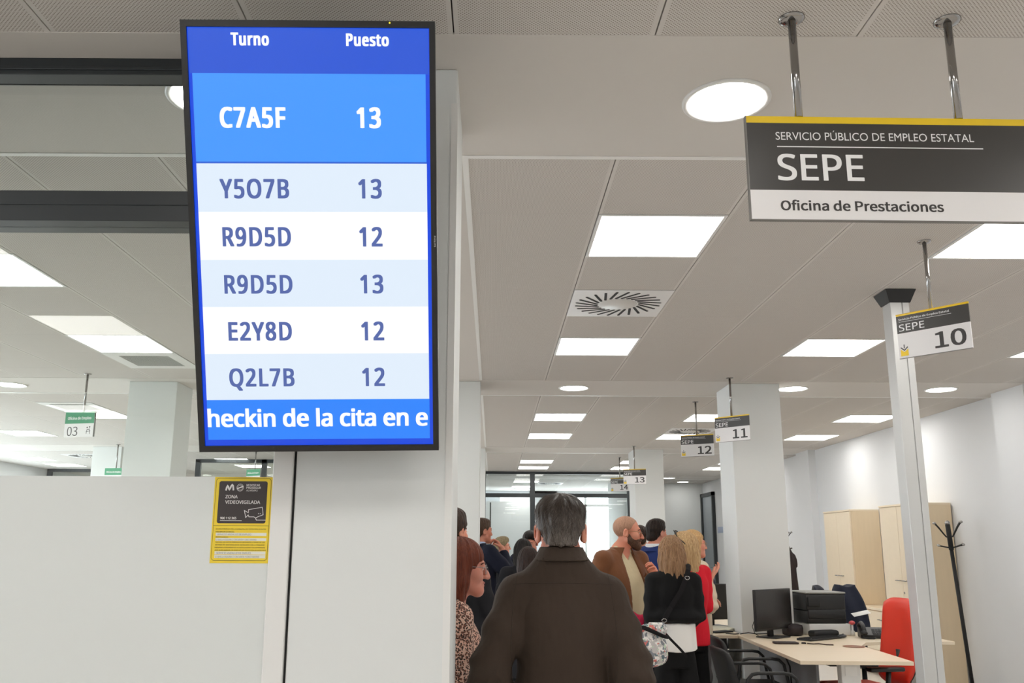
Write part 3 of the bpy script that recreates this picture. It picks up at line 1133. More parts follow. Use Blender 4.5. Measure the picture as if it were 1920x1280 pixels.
MB().box(2.385, 2.465, 6.177, 6.18, 0.64, 0.70).build('leg_socket', M_['trim'], desk)
MB().tube([(2.28, 7.1, 0.66), (2.265, 6.95, 0.6), (2.255, 6.9, 0.4), (2.26, 6.85, 0.15), (2.27, 6.8, 0.02)], 0.006).build('cable', M_['black_matt'], desk)
MB().lathe([(0.08, DT + 0.0004), (0.08, DT + 0.003), (0.07, DT + 0.0035)], 28, Matrix.Translation((2.755, 6.93, 0)) @ Matrix.Diagonal((1, 1, 1, 1))).build('desk_mat', mat('brown_round_mat', (150, 106, 82), 0.6), desk)


def monitor(name_label, x, y, z, yaw, w_, h_, cat='monitor'):
    t = thing('monitor', name_label, cat, (x, y, z), yaw)
    MB().rbox(-w_ / 2, w_ / 2, -0.014, 0.010, 0.062, 0.062 + h_, 0.004, 2).build('housing', M_['black_plastic'], t)
    MB().box(-w_ / 2 + .008, w_ / 2 - .008, -0.0150, -0.0138, 0.080, 0.054 + h_).build('screen', mat('dark_screen', (40, 37, 35), 0.25), t)
    MB().rbox(-w_ * .3, w_ * .3, 0.008, 0.04, 0.10, 0.30, 0.01, 2).build('back_bulge', M_['black_plastic'], t)
    s = MB()
    s.rbox(-0.035, 0.035, 0.02, 0.045, 0.008, 0.16, 0.005, 2)
    s.build('neck', M_['black_plastic'], t)
    MB().rbox(-0.12, 0.12, -0.085, 0.10, 0.0, 0.010, 0.004, 2).build('base', M_['black_plastic'], t)
    return t


monitor('switched-off black monitor on the birch desk, turned sideways', 2.36, 7.60, DT, rad(43), 0.58, 0.33)
tag(MB().tube([(2.14, 7.83, DT + .005), (2.2, 7.79, DT + .02), (2.26, 7.76, DT + 0.012), (2.34, 7.70, DT + 0.02)], 0.004).build('cable', M_['black_matt']), 'thin black cable at the far corner of the birch desk', 'cable')
tag(MB().tube([(2.21, 7.46, DT + .19), (2.175, 7.50, DT + .15), (2.165, 7.54, DT + .09), (2.20, 7.60, DT + 0.03), (2.25, 7.66, DT + 0.004)], 0.003).build('cable', M_['black_matt']), 'thin grey cable looping down beside the black monitor', 'cable')

# printer
pr_ = thing('printer', 'black office printer on a white tray unit behind the monitor', 'printer', (2.895, 7.90, DT), rad(4), None, 0.92)
MB().rbox(-0.20, 0.20, -0.13, 0.24, 0.0, 0.105, 0.008, 2).build('paper_tray', mat('printer_white', (220, 220, 218), 0.45), pr_)
MB().rbox(-0.215, 0.165, -0.13, 0.24, 0.107, 0.22, 0.012, 2).build('lower_body', M_['black_plastic'], pr_)
MB().rbox(-0.205, 0.155, -0.142, -0.12, 0.150, 0.235, 0.008, 2).build('front_door', M_['black_plastic'], pr_)
MB().rbox(-0.215, 0.165, -0.13, 0.24, 0.222, 0.375, 0.012, 2).build('upper_body', M_['black_plastic'], pr_)
MB().rbox(-0.205, -0.09, -0.155, -0.12, 0.26, 0.345, 0.008, 2).build('control_panel', M_['black_matt'], pr_)
MB().rbox(-0.22, 0.17, -0.135, 0.245, 0.376, 0.392, 0.006, 2).build('scanner_lid', mat('printer_grey', (150, 150, 146), 0.4), pr_)
tag(MB().rbox(-.075, .075, -0.03, 0.03, 0, 0.0015, 0.0005, 1, Matrix.Translation((3.20, 7.84, 0.93)) @ Matrix.Rotation(rad(-12), 4, 'Y') @ Matrix.Rotation(rad(25), 4, 'X')).build('paper_slip', mat('paper_white', (240, 240, 238), 0.6)),
    'white paper slip sticking out beside the black printer', 'paper')
# keyboard, mouse, cases, telephone ...
kb = thing('keyboard', 'black keyboard lying slanted on the birch desk', 'keyboard', (2.69, 7.465, DT), rad(36))
MB().rbox(-0.215, 0.215, -0.068, 0.068, 0.0, 0.016, 0.005, 2).build('case', M_['black_plastic'], kb)
ky = MB()
for r_ in range(5):
    for k in range(18):
        ky.box(-0.205 + k * 0.0228, -0.205 + k * 0.0228 + 0.019, -0.056 + r_ * 0.0225, -0.056 + r_ * 0.0225 + 0.018, 0.016, 0.020)
ky.build('keys', M_['black_matt'], kb)
ms = thing('mouse', 'dark computer mouse resting at the end of the black keyboard', 'mouse', (2.93, 7.60, DT), rad(50))
MB().ball((0, 0, 0.0145), 0.034, (1.6, 1, 0.42)).build('shell', mat('mouse_grey', (52, 56, 60), 0.35), ms)
MB().box(0.012, 0.03, -0.004, 0.004, 0.022, 0.031).build('wheel', M_['black_matt'], ms)
pc = MB()
pc.rbox(-0.13, 0.13, -0.05, 0.05, 0.0, 0.055, 0.022, 4)
tag(pc.build('zip_case', M_['black_matt']), 'black soft zip case lying in front of the printer tray', 'case')
bpy.data.objects['zip_case'].location = (2.80, 7.665, DT)
bpy.data.objects['zip_case'].rotation_euler = (0, 0, rad(20))
pc = MB()
pc.lathe([(0.07, 0.0), (0.085, 0.01), (0.088, 0.06), (0.08, 0.085), (0.03, 0.095)], 24)
tag(pc.build('pouch', mat('maroon_black_pouch', (34, 24, 26), 0.6)), 'round black pouch standing behind the monitor foot', 'pouch')
bpy.data.objects['pouch'].location = (2.585, 7.80, DT)
wl = thing('wallet', 'flat black wallet lying near the front of the birch desk', 'wallet', (2.29, 7.12, DT), rad(-2))
MB().rbox(-0.085, 0.10, -0.045, 0.045, 0, 0.014, 0.006, 2).build('cover', mat('wallet_black', (46, 34, 32), 0.5), wl)
ld = thing('lanyard', 'dark corded lanyard with a round clip beside the black wallet', 'lanyard', (2.44, 7.12, DT))
MB().lathe([(0.018, 0), (0.018, 0.008), (0.012, 0.011)], 18).build('clip', M_['black_matt'], ld)
MB().tube([(0.02, -0.02, 0.004), (0.06, -0.05, 0.004), (0.10, -0.05, 0.006), (0.14, -0.10, 0.004), (0.19, -0.11, 0.004)], 0.0045).build('cord', mat('cord_brown', (70, 54, 46), 0.7), ld)
tp = thing('rubber_stamp', 'small stamp with a red knob beside the telephone', 'stamp', (3.10, 7.80, DT))
MB().lathe([(0.02, 0), (0.02, 0.03), (0.009, 0.045), (0.009, 0.09)], 18).build('stem', M_['white_metal'], tp)
MB().ball((0, 0, 0.105), 0.022, (1.2, 1.2, 0.8)).build('knob', mat('red_knob', (214, 84, 88), 0.4), tp)
ph = thing('telephone', 'black desk telephone with handset on the birch desk extension', 'telephone', (3.20, 7.62, DT), rad(-14))
bs = MB()
bs.prism([(-0.09, 0.0), (0.09, 0.0), (0.09, 0.075), (0.06, 0.08), (-0.09, 0.028)], -0.10, 0.11, Matrix.Rotation(rad(90), 4, 'Z'))
bs.build('base', M_['black_plastic'], ph, bevel=0.004)
kp = MB()
for r_ in range(4):
    for k in range(3):
        kp.box(-0.01 + 0.026 * k, 0.010 + 0.026 * k, -0.07 + 0.026 * r_, -0.052 + 0.026 * r_, 0.034 + 0.0075 * r_, 0.045 + 0.0075 * r_)
kp.build('keypad', mat('key_grey', (88, 88, 90), 0.5), ph)
hs = MB()
hs.tube([(-0.085, -0.105, 0.05), (-0.082, -0.06, 0.085), (-0.08, 0.0, 0.105), (-0.08, 0.06, 0.11), (-0.085, 0.10, 0.092)], [0.020, 0.018, 0.017, 0.019, 0.022], 12)
hs.ball((-0.085, -0.105, 0.045), 0.028, (1, 1.1, 0.8))
hs.ball((-0.085, 0.10, 0.085), 0.028, (1, 1.1, 0.8))
hs.build('handset', M_['black_plastic'], ph)
MB().tube([(-0.085, -0.12, 0.03), (-0.11, -0.15, 0.01), (-0.07, -0.185, 0.008), (-0.02, -0.17, 0.008), (0.0, -0.12, 0.01)], 0.006).build('cord', M_['black_matt'], ph)


# ------------------------------------------------------------ red office chair
RED = mat('red_upholstery', (224, 58, 38), 0.5, var=0.06, vscale=5)
NAVY = mat('navy_fabric', (28, 34, 52), 0.85, var=0.15, vscale=10, bump=0.2, bscale=60)


def office_chair(label, x, y, rz, fabric, h=1.12):
    """faces local +y"""
    t = thing('office_chair', label, 'chair', (x, y, 0), rz)
    Mb = Matrix.Translation((0, -0.23, 0)) @ Matrix.Rotation(rad(9), 4, 'X')
    bk = MB()
    z0, z1 = 0.50, h
    # upholstered back: outline with rounded corners, thick, slightly dished
    n, m = 14, 12
    grid = []
    for i in range(n + 1):
        v = -1 + 2 * i / n
        row = []
        for k in range(m + 1):
            u = -1 + 2 * k / m
            p = 4.5
            s = (abs(u) ** p + abs(v) ** p) ** (1 / p) if (u or v) else 0.0
            q = max(abs(u), abs(v))
            f = q / s if s > 1e-6 else 1.0
            wv = 0.225 - 0.03 * max(0, v) - 0.015 * max(0, -v)
            X, Z = u * f * wv, (z0 + z1) / 2 + v * f * (z1 - z0) / 2
            d = 0.045 * (1 - min(1, q) ** 6) ** 0.5
            row.append((X, Z, d, 0.04 * (u * u) - 0.02 * math.cos(v * 2.2)))
        grid.append(row)
    fr_, bk_ = [], []
    for row in grid:
        fr_.append([bk.bm.verts.new(Mb @ Vector((X, c + d, Z))) for X, Z, d, c in row])
    for i in range(n):
        for k in range(m):
            g = bk.bm.faces.new((fr_[i][k], fr_[i][k + 1], fr_[i + 1][k + 1], fr_[i + 1][k]))
            g.smooth = True
    sh = MB()
    for row in grid:
        bk_.append([sh.bm.verts.new(Mb @ Vector((X * 1.01, c - 0.4 * d - 0.012, Z))) for X, Z, d, c in row])
    for i in range(n):
        for k in range(m):
            g = sh.bm.faces.new((bk_[i][k], bk_[i + 1][k], bk_[i + 1][k + 1], bk_[i][k + 1]))
            g.smooth = True
    bo_ = bk.build('backrest', fabric, t)
    so_ = sh.build('back_shell', M_['black_plastic'], t)
    sm = so_.modifiers.new('thick', 'SOLIDIFY')
    sm.thickness = 0.012
    sm = bo_.modifiers.new('thick', 'SOLIDIFY')
    sm.thickness = 0.02
    st_ = MB()
    st_.rbox(-0.24, 0.24, -0.21, 0.26, 0.43, 0.51, 0.035, 5)
    st_.build('seat', fabric, t)
    MB().rbox(-0.2, 0.2, -0.2, 0.2, 0.40, 0.43, 0.01, 2).build('seat_pan', M_['black_plastic'], t)
    MB().tube([(0, -0.16, 0.40), (0, -0.30, 0.44), (0, -0.335, 0.60), (0, -0.33, 0.75)], 0.026).build('back_bar', M_['black_plastic'], t)
    MB().tube([(0, 0, 0.10), (0, 0, 0.40)], [0.028, 0.022]).build('gas_lift', M_['black_plastic'], t)
    for k in range(5):
        a = 2 * PI * k / 5 + 0.3
        c, s = math.cos(a), math.sin(a)
        lg = MB().tube([(0.02 * c, 0.02 * s, 0.11), (0.16 * c, 0.16 * s, 0.095), (0.29 * c, 0.29 * s, 0.07)], [0.026, 0.02, 0.016]).build('base_arm', M_['black_plastic'], t)
        MB().ball((0.29 * c, 0.29 * s, 0.03), 0.03, (1, 1, 1), 12).build('caster', M_['black_matt'], lg)
    for s in (-1, 1):
        MB().tube([(s * 0.20, 0.0, 0.415), (s * 0.27, 0.0, 0.43), (s * 0.285, -0.02, 0.55), (s * 0.285, -0.03, 0.635)], 0.018).build('arm_post', M_['black_plastic'], t)
        MB().rbox(s * 0.285 - 0.04, s * 0.285 + 0.04, -0.14, 0.13, 0.635, 0.665, 0.012, 3).build('armrest', M_['black_plastic'], t)
    return t


office_chair('red upholstered office chair at the near end of the birch desk', 2.71, 6.72, rad(101), RED, 1.13)
office_chair('dark navy office chair standing behind the black printer', 3.50, 8.60, rad(238), NAVY, 1.14)


# ------------------------------------------------------------ black visitor chairs
def visitor_chair(label, x, y, rz):
    """faces local +y"""
    t = thing('visitor_chair', label, 'chair', (x, y, 0), rz, 'black visitor chairs')
    Mb = Matrix.Translation((0, -0.20, 0.47)) @ Matrix.Rotation(rad(13), 4, 'X')
    b = MB()
    n, m = 8, 10
    vs = []
    for i in range(n + 1):
        v = i / n
        wv = 0.225 * (1 - 0.16 * max(0, v - 0.75) * 4 * max(0, v - 0.75) * 4) * (0.93 + 0.07 * min(1, v * 3))
        vs.append([b.bm.verts.new(Mb @ Vector((wv * (-1 + 2 * k / m), -0.035 * (1 - (-1 + 2 * k / m) ** 2), 0.03 + 0.33 * v - 0.03 * v * v * (-1 + 2 * k / m) ** 4))) for k in range(m + 1)])
    for i in range(n):
        for k in range(m):
            f = b.bm.faces.new((vs[i][k], vs[i][k + 1], vs[i + 1][k + 1], vs[i + 1][k]))
            f.smooth = True
    bo_ = b.build('backrest', M_['black_matt'], t)
    sm = bo_.modifiers.new('thick', 'SOLIDIFY')
    sm.thickness = 0.028
    MB().rbox(-0.225, 0.225, -0.20, 0.23, 0.425, 0.475, 0.022, 4).build('seat', M_['black_matt'], t)
    for s in (-1, 1):
        x_ = s * 0.255
        MB().tube([(x_, -0.23, 0.0), (x_, -0.20, 0.40), (x_, -0.16, 0.64), (x_, -0.13, 0.672), (x_, -0.09, 0.68), (x_, 0.08, 0.68), (x_, 0.13, 0.672), (x_, 0.165, 0.64), (x_, 0.215, 0.40), (x_, 0.25, 0.0)], 0.0115, 10).build('side_frame', M_['black_plastic'], t)
        MB().tube([(s * 0.10, -0.21, 0.49), (s * 0.10, -0.26, 0.62)], 0.010).build('back_support', M_['black_plastic'], t)
    MB().tube([(-0.255, 0.17, 0.415), (0.255, 0.17, 0.415)], 0.0115).build('cross_bar', M_['black_plastic'], t)
    MB().tube([(-0.255, -0.19, 0.415), (0.255, -0.19, 0.415)], 0.0115).build('cross_bar', M_['black_plastic'], t)
    return t


visitor_chair('nearer black visitor chair with tubular arms facing the birch desk', 1.82, 6.24, rad(-88))
visitor_chair('farther black visitor chair, mostly hidden behind its twin at the birch desk', 1.99, 7.0, rad(-90))

# ------------------------------------------------------------ second desk beyond the column
dk2 = thing('desk', 'second birch desk behind the woman in red, left of the square column', 'desk', (0, 0, 0))
t2 = MB()
t2.prism([(1.90, 7.76), (2.10, 7.76), (2.10, 7.93), (2.165, 7.96), (2.165, 8.48), (2.72, 8.48), (2.72, 9.45), (1.97, 9.45), (1.94, 8.1)], DT - 0.026, DT - 0.001, axis='z')
t2.build('desktop', M_['birch_top'], dk2, bevel=0.002)
for (x0, x1, y0, y1) in ((1.99, 2.05, 7.95, 8.05), (2.05, 2.13, 9.2, 9.3), (2.55, 2.65, 9.2, 9.3)):
    MB().box(x0, x1, y0, y1, 0, DT - 0.025).build('leg', M_['black_plastic'], dk2)
MB().box(2.06, 2.08, 8.05, 9.2, 0.2, DT - 0.03).build('modesty_panel', mat('modesty_dark', (92, 92, 92), 0.6), dk2)
monitor('black monitor on the second desk, cut off by the square column', 2.10, 8.62, DT, rad(18), 0.42, 0.33)
def put(o, label, cat, loc, rz=0.0, group=None):
    o.location = loc
    o.rotation_euler = (0, 0, rz)
    return tag(o, label, cat, group)
put(MB().rbox(-0.05, 0.05, -0.11, 0.11, 0, 0.012, 0.004, 2).build('tablet', M_['black_matt']), 'dark tablet lying on the second desk by the woman in red', 'tablet', (2.02, 8.02, DT), rad(-60))
ps = MB()
for k in range(5):
    ps.box(-0.10, 0.10, -0.14, 0.14, 0.004 * k, 0.004 * k + 0.0035, M=Matrix.Rotation(rad(3 * k - 5), 4, 'Z'))
put(ps.build('paper_pad', mat('paper_cream', (232, 230, 214), 0.7)), 'cream paper pad on the second desk before its monitor', 'paper', (2.14 - .02, 8.33, DT), rad(40))
bx = thing('tissue_box', 'small beige tissue box with a white tissue on the second desk', 'tissue box', (1.97, 8.40, DT))
MB().rbox(-0.055, 0.055, -0.045, 0.045, 0, 0.055, 0.015, 3).build('box', mat('box_beige', (206, 168, 128), 0.6), bx)
MB().lathe([(0.03, 0.055), (0.022, 0.08), (0.004, 0.115)], 9).build('tissue', mat('tissue_white', (245, 245, 245), 0.8), bx)
put(MB().tube([(0, 0, 0.004), (0.06, -0.05, 0.004), (0.1, -0.04, 0.006)], 0.004).build('cable', M_['black_matt']), 'short black cable on the front edge of the second desk', 'cable', (2.03, 7.88, DT))
office_chair('dark office chair pushed up behind the second desk', 2.28, 9.85, rad(170), NAVY, 1.2)


# ------------------------------------------------------------ smooth figures: distance fields turned into one continuous surface
class Field:
    def __init__(self, lo, hi, h, fine=None):
        """grid from lo to hi; h coarse step per axis; fine: per axis list of (a, b, step)"""
        self.ax = []
        for k in range(3):
            pts, p = [], lo[k]
            while p < hi[k]:
                pts.append(p)
                st = h
                for a, b, hf in (fine[k] if fine else []):
                    if a <= p < b:
                        st = min(st, hf)
                p += st
            pts.append(p)
            self.ax.append(np.array(pts, dtype=np.float32))
        self.h = h
        self.D = np.full([len(a) for a in self.ax], 1.0, dtype=np.float32)

    def _sub(self, lo, hi):
        sl = []
        for k in range(3):
            a = max(0, int(np.searchsorted(self.ax[k], lo[k])) - 1)
            b = min(len(self.ax[k]), int(np.searchsorted(self.ax[k], hi[k])) + 1)
            if b - a < 1:
                return None, None
            sl.append(slice(a, b))
        X, Y, Z = (self.ax[k][sl[k]] for k in range(3))
        return tuple(sl), (X[:, None, None], Y[None, :, None], Z[None, None, :])

    def _join(self, sl, d, k, op):
        A = self.D[sl]
        if op == 'add':
            h_ = np.maximum(k - np.abs(A - d), 0) / k
            self.D[sl] = np.minimum(A, d) - h_ * h_ * k * 0.25
        else:
            d = -d
            h_ = np.maximum(k - np.abs(A - d), 0) / k
            self.D[sl] = np.maximum(A, d) + h_ * h_ * k * 0.25

    def cone(self, a, b, ra, rb, k=0.02, op='add'):
        a, b = np.asarray(a, float), np.asarray(b, float)
        r = max(ra, rb) + k + 0.02
        sl, P = self._sub(np.minimum(a, b) - r, np.maximum(a, b) + r)
        if sl is None:
            return self
        ba = b - a
        L = float(ba @ ba) + 1e-9
        px, py, pz = P[0] - a[0], P[1] - a[1], P[2] - a[2]
        t = np.clip((px * ba[0] + py * ba[1] + pz * ba[2]) / L, 0, 1)
        d = np.sqrt((px - t * ba[0]) ** 2 + (py - t * ba[1]) ** 2 + (pz - t * ba[2]) ** 2) - (ra + (rb - ra) * t)
        self._join(sl, d.astype(np.float32), k, op)
        return self

    def chain(self, pts, rs, k=0.02, op='add'):
        for i in range(len(pts) - 1):
            self.cone(pts[i], pts[i + 1], rs[i], rs[i + 1], k, op)
        return self

    def ell(self, c, r, k=0.02, R=None, op='add'):
        c, r = np.asarray(c, float), np.asarray(r, float)
        m = float(r.max()) + k + 0.02
        sl, P = self._sub(c - m, c + m)
        if sl is None:
            return self
        p = [P[0] - c[0], P[1] - c[1], P[2] - c[2]]
        if R is not None:
            p = [R[0][j] * p[0] + R[1][j] * p[1] + R[2][j] * p[2] for j in range(3)]
        k0 = np.sqrt((p[0] / r[0]) ** 2 + (p[1] / r[1]) ** 2 + (p[2] / r[2]) ** 2)
        k1 = np.sqrt((p[0] / r[0] ** 2) ** 2 + (p[1] / r[1] ** 2) ** 2 + (p[2] / r[2] ** 2) ** 2) + 1e-9
        d = k0 * (k0 - 1) / k1
        self._join(sl, d.astype(np.float32), k, op)
        return self

    def loft(self, tab, k=0.03, op='add', power=2.3, cx=0.0):
        """stack of ellipses: rows (z, rx, ry, cy)"""
        tab = np.asarray(tab, float)
        z = tab[:, 0]
        m = max(tab[:, 1].max(), tab[:, 2].max()) + k + 0.05
        sl, P = self._sub((cx - m, -m + tab[:, 3].min(), z[0] - k - 0.02), (cx + m, m + tab[:, 3].max(), z[-1] + k + 0.02))
        if sl is None:
            return self
        Z = P[2][0, 0, :]
        # smooth interpolation of the table
        def itp(col):
            zi = np.clip(Z, z[0], z[-1])
            j = np.clip(np.searchsorted(z, zi) - 1, 0, len(z) - 2)
            t = (zi - z[j]) / (z[j + 1] - z[j])
            m_ = np.gradient(col, z)
            hh = z[j + 1] - z[j]
            return ((2 * t ** 3 - 3 * t ** 2 + 1) * col[j] + (t ** 3 - 2 * t ** 2 + t) * hh * m_[j] + (-2 * t ** 3 + 3 * t ** 2) * col[j + 1] + (t ** 3 - t ** 2) * hh * m_[j + 1])
        rx, ry, cy = (itp(tab[:, q])[None, None, :] for q in (1, 2, 3))
        s = (np.abs((P[0] - cx) / rx) ** power + np.abs((P[1] - cy) / ry) ** power) ** (1.0 / power)
        d = (s - 1) * np.minimum(rx, ry)
        cap = np.maximum(z[0] - P[2], P[2] - z[-1])
        d = np.maximum(d, cap)
        self._join(sl, d.astype(np.float32), k, op)
        return self

    def cut(self, fn, k=0.006):
        """removes the side where fn(X, Y, Z) > 0"""
        X, Y, Z = self.ax[0][:, None, None], self.ax[1][None, :, None], self.ax[2][None, None, :]
        d = np.broadcast_to(fn(X, Y, Z), self.D.shape).astype(np.float32)
        h_ = np.maximum(k - np.abs(self.D - d), 0) / k
        self.D = np.maximum(self.D, d) + h_ * h_ * k * 0.25
        return self

    def warp(self, fn):
        X, Y, Z = self.ax[0][:, None, None], self.ax[1][None, :, None], self.ax[2][None, None, :]
        near = np.abs(self.D) < 0.06
        self.D = np.where(near, self.D + fn(X, Y, Z), self.D).astype(np.float32)
        return self

    def mesh(self, name, mats, parent=None):
        D = self.D
        # nothing may touch the border of the grid
        for k in range(3):
            ix = [slice(None)] * 3
            for e in (0, -1):
                ix[k] = e
                D[tuple(ix)] = np.maximum(D[tuple(ix)], 0.001)
        Sg = D < 0
        n = [s - 1 for s in D.shape]
        cnt = np.zeros(n, dtype=np.int8)
        for dx in (0, 1):
            for dy in (0, 1):
                for dz in (0, 1):
                    cnt += Sg[dx:dx + n[0], dy:dy + n[1], dz:dz + n[2]]
        act = (cnt > 0) & (cnt < 8)
        I = np.argwhere(act)
        idx = np.full(n, -1, dtype=np.int64)
        idx[act] = np.arange(len(I))
        acc = np.zeros((len(I), 3))
        num = np.zeros(len(I))
        for axis in range(3):
            e = np.zeros(3, dtype=int)
            e[axis] = 1
            o1, o2 = [q for q in range(3) if q != axis]
            for u in (0, 1):
                for v in (0, 1):
                    off = np.zeros(3, dtype=int)
                    off[o1], off[o2] = u, v
                    a = I + off
                    b = a + e
                    va = D[a[:, 0], a[:, 1], a[:, 2]]
                    vb = D[b[:, 0], b[:, 1], b[:, 2]]
                    m = (va < 0) != (vb < 0)
                    t = np.where(m, va / np.where(m, va - vb, 1), 0)
                    p = off[None, :] + e[None, :] * t[:, None]
                    acc[m] += p[m]
                    num += m
        fr = acc / num[:, None]
        V = np.stack([self.ax[k][I[:, k]] + fr[:, k] * (self.ax[k][np.minimum(I[:, k] + 1, len(self.ax[k]) - 1)] - self.ax[k][I[:, k]]) for k in range(3)], 1)
        F = []
        for axis in range(3):
            o1, o2 = [(1, 2), (2, 0), (0, 1)][axis]
            sa = [slice(1, -1)] * 3
            sb = [slice(1, -1)] * 3
            sa[axis], sb[axis] = slice(0, -1), slice(1, None)
            A, B = Sg[tuple(sa)], Sg[tuple(sb)]
            base = np.ones(3, dtype=int)
            base[axis] = 0
            for flip, msk in ((False, A & ~B), (True, B & ~A)):
                Q = np.argwhere(msk) + base
                if not len(Q):
                    continue
                def cell(d1, d2):
                    c = Q.copy()
                    c[:, o1] -= d1
                    c[:, o2] -= d2
                    return idx[c[:, 0], c[:, 1], c[:, 2]]
                q = np.stack([cell(1, 1), cell(0, 1), cell(0, 0), cell(1, 0)], 1)
                F.append(q[:, ::-1] if flip else q)
        F = np.concatenate(F) if F else np.zeros((0, 4), int)
        me = bpy.data.meshes.new(name)
        me.vertices.add(len(V))
        me.vertices.foreach_set('co', V.astype(np.float32).ravel())
        me.loops.add(len(F) * 4)
        me.loops.foreach_set('vertex_index', F.astype(np.int32).ravel())
        me.polygons.add(len(F))
        me.polygons.foreach_set('loop_start', np.arange(0, len(F) * 4, 4, dtype=np.int32))
        me.polygons.foreach_set('use_smooth', np.ones(len(F), dtype=bool))
        me.update(calc_edges=True)
        me.validate()
        for m_ in (mats if isinstance(mats, (list, tuple)) else [mats]):
            me.materials.append(m_)
        o = bpy.data.objects.new(name, me)
        COL.objects.link(o)
        if parent is not None:
            o.parent = parent
        return o


def rotm(yaw, pitch=0.0, roll=0.0):
    """columns are the head's own axes"""
    cy, sy = math.cos(yaw), math.sin(yaw)
    cp, sp = math.cos(pitch), math.sin(pitch)
    cr, sr = math.cos(roll), math.sin(roll)
    Rz = np.array([[cy, -sy, 0], [sy, cy, 0], [0, 0, 1]])
    Rx = np.array([[1, 0, 0], [0, cp, -sp], [0, sp, cp]])
    Ry = np.array([[cr, 0, sr], [0, 1, 0], [-sr, 0, cr]])
    return Rz @ Rx @ Ry


def norm(v):
    v = np.asarray(v, float)
    return v / (np.linalg.norm(v) + 1e-9)


SKINS = {}
def skin(tone):
    if tone not in SKINS:
        q = NT('skin')
        a = rgb(tone)
        b = rgb((min(255, tone[0] + 8), int(tone[1] * 0.86), int(tone[2] * 0.82)))
        q.l(q.mix(q.noise(9.0, 4.0), a, b), q.b.inputs['Base Color'])
        q.b.inputs['Roughness'].default_value = 0.5
        q.b.inputs['Subsurface Weight'].default_value = 0.12
        q.b.inputs['Subsurface Radius'].default_value = (0.02, 0.008, 0.004)
        q.b.inputs['Subsurface Scale'].default_value = 0.5
        q.bump(q.noise(220.0, 2.0), 0.06, 0.002)
        SKINS[tone] = q.m
    return SKINS[tone]


HAIRS = {}
def hair_mat(c, c2, long_=False):
    key = (c, c2, long_)
    if key not in HAIRS:
        q = NT('hair')
        st = (170, 170, 9) if long_ else (130, 130, 30)
        f = q.noise(1.0, 4.0, q.coords(st), 0.6)
        r = q.n('ShaderNodeMapRange')
        r.inputs['From Min'].default_value = 0.33
        r.inputs['From Max'].default_value = 0.67
        q.l(f, r.inputs['Value'])
        q.l(q.mix(r.outputs[0], rgb(c), rgb(c2)), q.b.inputs['Base Color'])
        q.b.inputs['Roughness'].default_value = 0.5
        q.b.inputs['Specular IOR Level'].default_value = 0.22
        q.bump(f, 0.7, 0.006)
        HAIRS[key] = q.m
    return HAIRS[key]


def cloth(name, c, var=0.1, bump=0.25, bscale=7.0, rough=0.85, sheen=0.0):
    q = NT(name)
    c = rgb(c)
    f = q.noise(5.0, 4.0)
    q.l(q.mix(f, tuple(v * (1 - var) for v in c[:3]) + (1,), tuple(min(1, v * (1 + var)) for v in c[:3]) + (1,)), q.b.inputs['Base Color'])
    q.b.inputs['Roughness'].default_value = rough
    q.b.inputs['Specular IOR Level'].default_value = 0.25
    q.b.inputs['Sheen Weight'].default_value = sheen
    w1 = q.noise(bscale, 3.0, q.coords((1, 1, 0.55)), 0.55)
    w2 = q.noise(260.0, 1.0)
    q.bump(q.math('ADD', w1, q.math('MULTIPLY', w2, 0.015)), bump, 0.04)
    return q.m


EYE_W = mat('eye_white', (226, 218, 212), 0.25)
EYE_I = mat('eye_iris', (52, 36, 28), 0.2)
LIPS = mat('lips', (176, 98, 90), 0.45)

# limbs of a 1.75 m figure facing +y (its right hand at +x)
ARM_REST = {1: ((0.255, -0.035, 1.13), (0.265, 0.05, 0.885), (0.02, 0.10, -1.0), (-1, 0, 0), 0.35),
            -1: ((-0.255, -0.035, 1.13), (-0.265, 0.05, 0.885), (-0.02, 0.10, -1.0), (1, 0, 0), 0.35)}


def hand_field(F, wrist, d, pn, side, curl, k=0.006):
    """palm, four unequal bent fingers and a thumb; pn is the way the palm faces, side +1 right hand, -1 left hand"""
    u = norm(d)
    pn = norm(np.asarray(pn, float) - u * float(np.dot(pn, u)))
    s = np.cross(u, pn) * side          # towards the thumb
    w_ = np.asarray(wrist, float)
    kn = [w_ + u * (0.088 - 0.006 * abs(i - 1.2)) + s * (0.030 - 0.0195 * i) for i in range(4)]
    for i in range(4):
        F.cone(w_ + s * (0.014 - 0.009 * i), kn[i], 0.0185, 0.0125, 0.014)
    F.cone(w_ - u * 0.03, w_ + u * 0.015, 0.027, 0.024, 0.02)
    L = [(0.040, 0.025, 0.020), (0.045, 0.029, 0.021), (0.041, 0.027, 0.020), (0.032, 0.020, 0.018)]
    for i in range(4):
        a = 0.0
        p = kn[i]
        fan = s * (0.10 * (1.3 - i))
        rr = [0.0098, 0.0090, 0.0082, 0.0070]
        if i == 3:
            rr = [0.0085, 0.0078, 0.0070, 0.0062]
        for q in range(3):
            a += curl * (0.75, 1.15, 0.8)[q] * (0.92 + 0.09 * i)
            v = norm(u * math.cos(a) + pn * math.sin(a) + fan * math.cos(a))
            e = p + v * L[i][q]
            F.cone(p, e, rr[q], rr[q + 1], 0.003)
            p = e
    b = w_ + u * 0.024 + s * 0.026 + pn * 0.006
    m = b + norm(u * 0.72 + s * 0.62 + pn * (0.25 + 0.35 * curl)) * 0.042
    e = m + norm(u * 0.88 + s * 0.15 + pn * (0.2 + 0.6 * curl)) * 0.032
    F.cone(w_ + u * 0.012 + s * 0.014, b, 0.018, 0.015, 0.012)
    F.cone(b, m, 0.0135, 0.0112, 0.006)
    F.cone(m, e, 0.0108, 0.0085, 0.003)


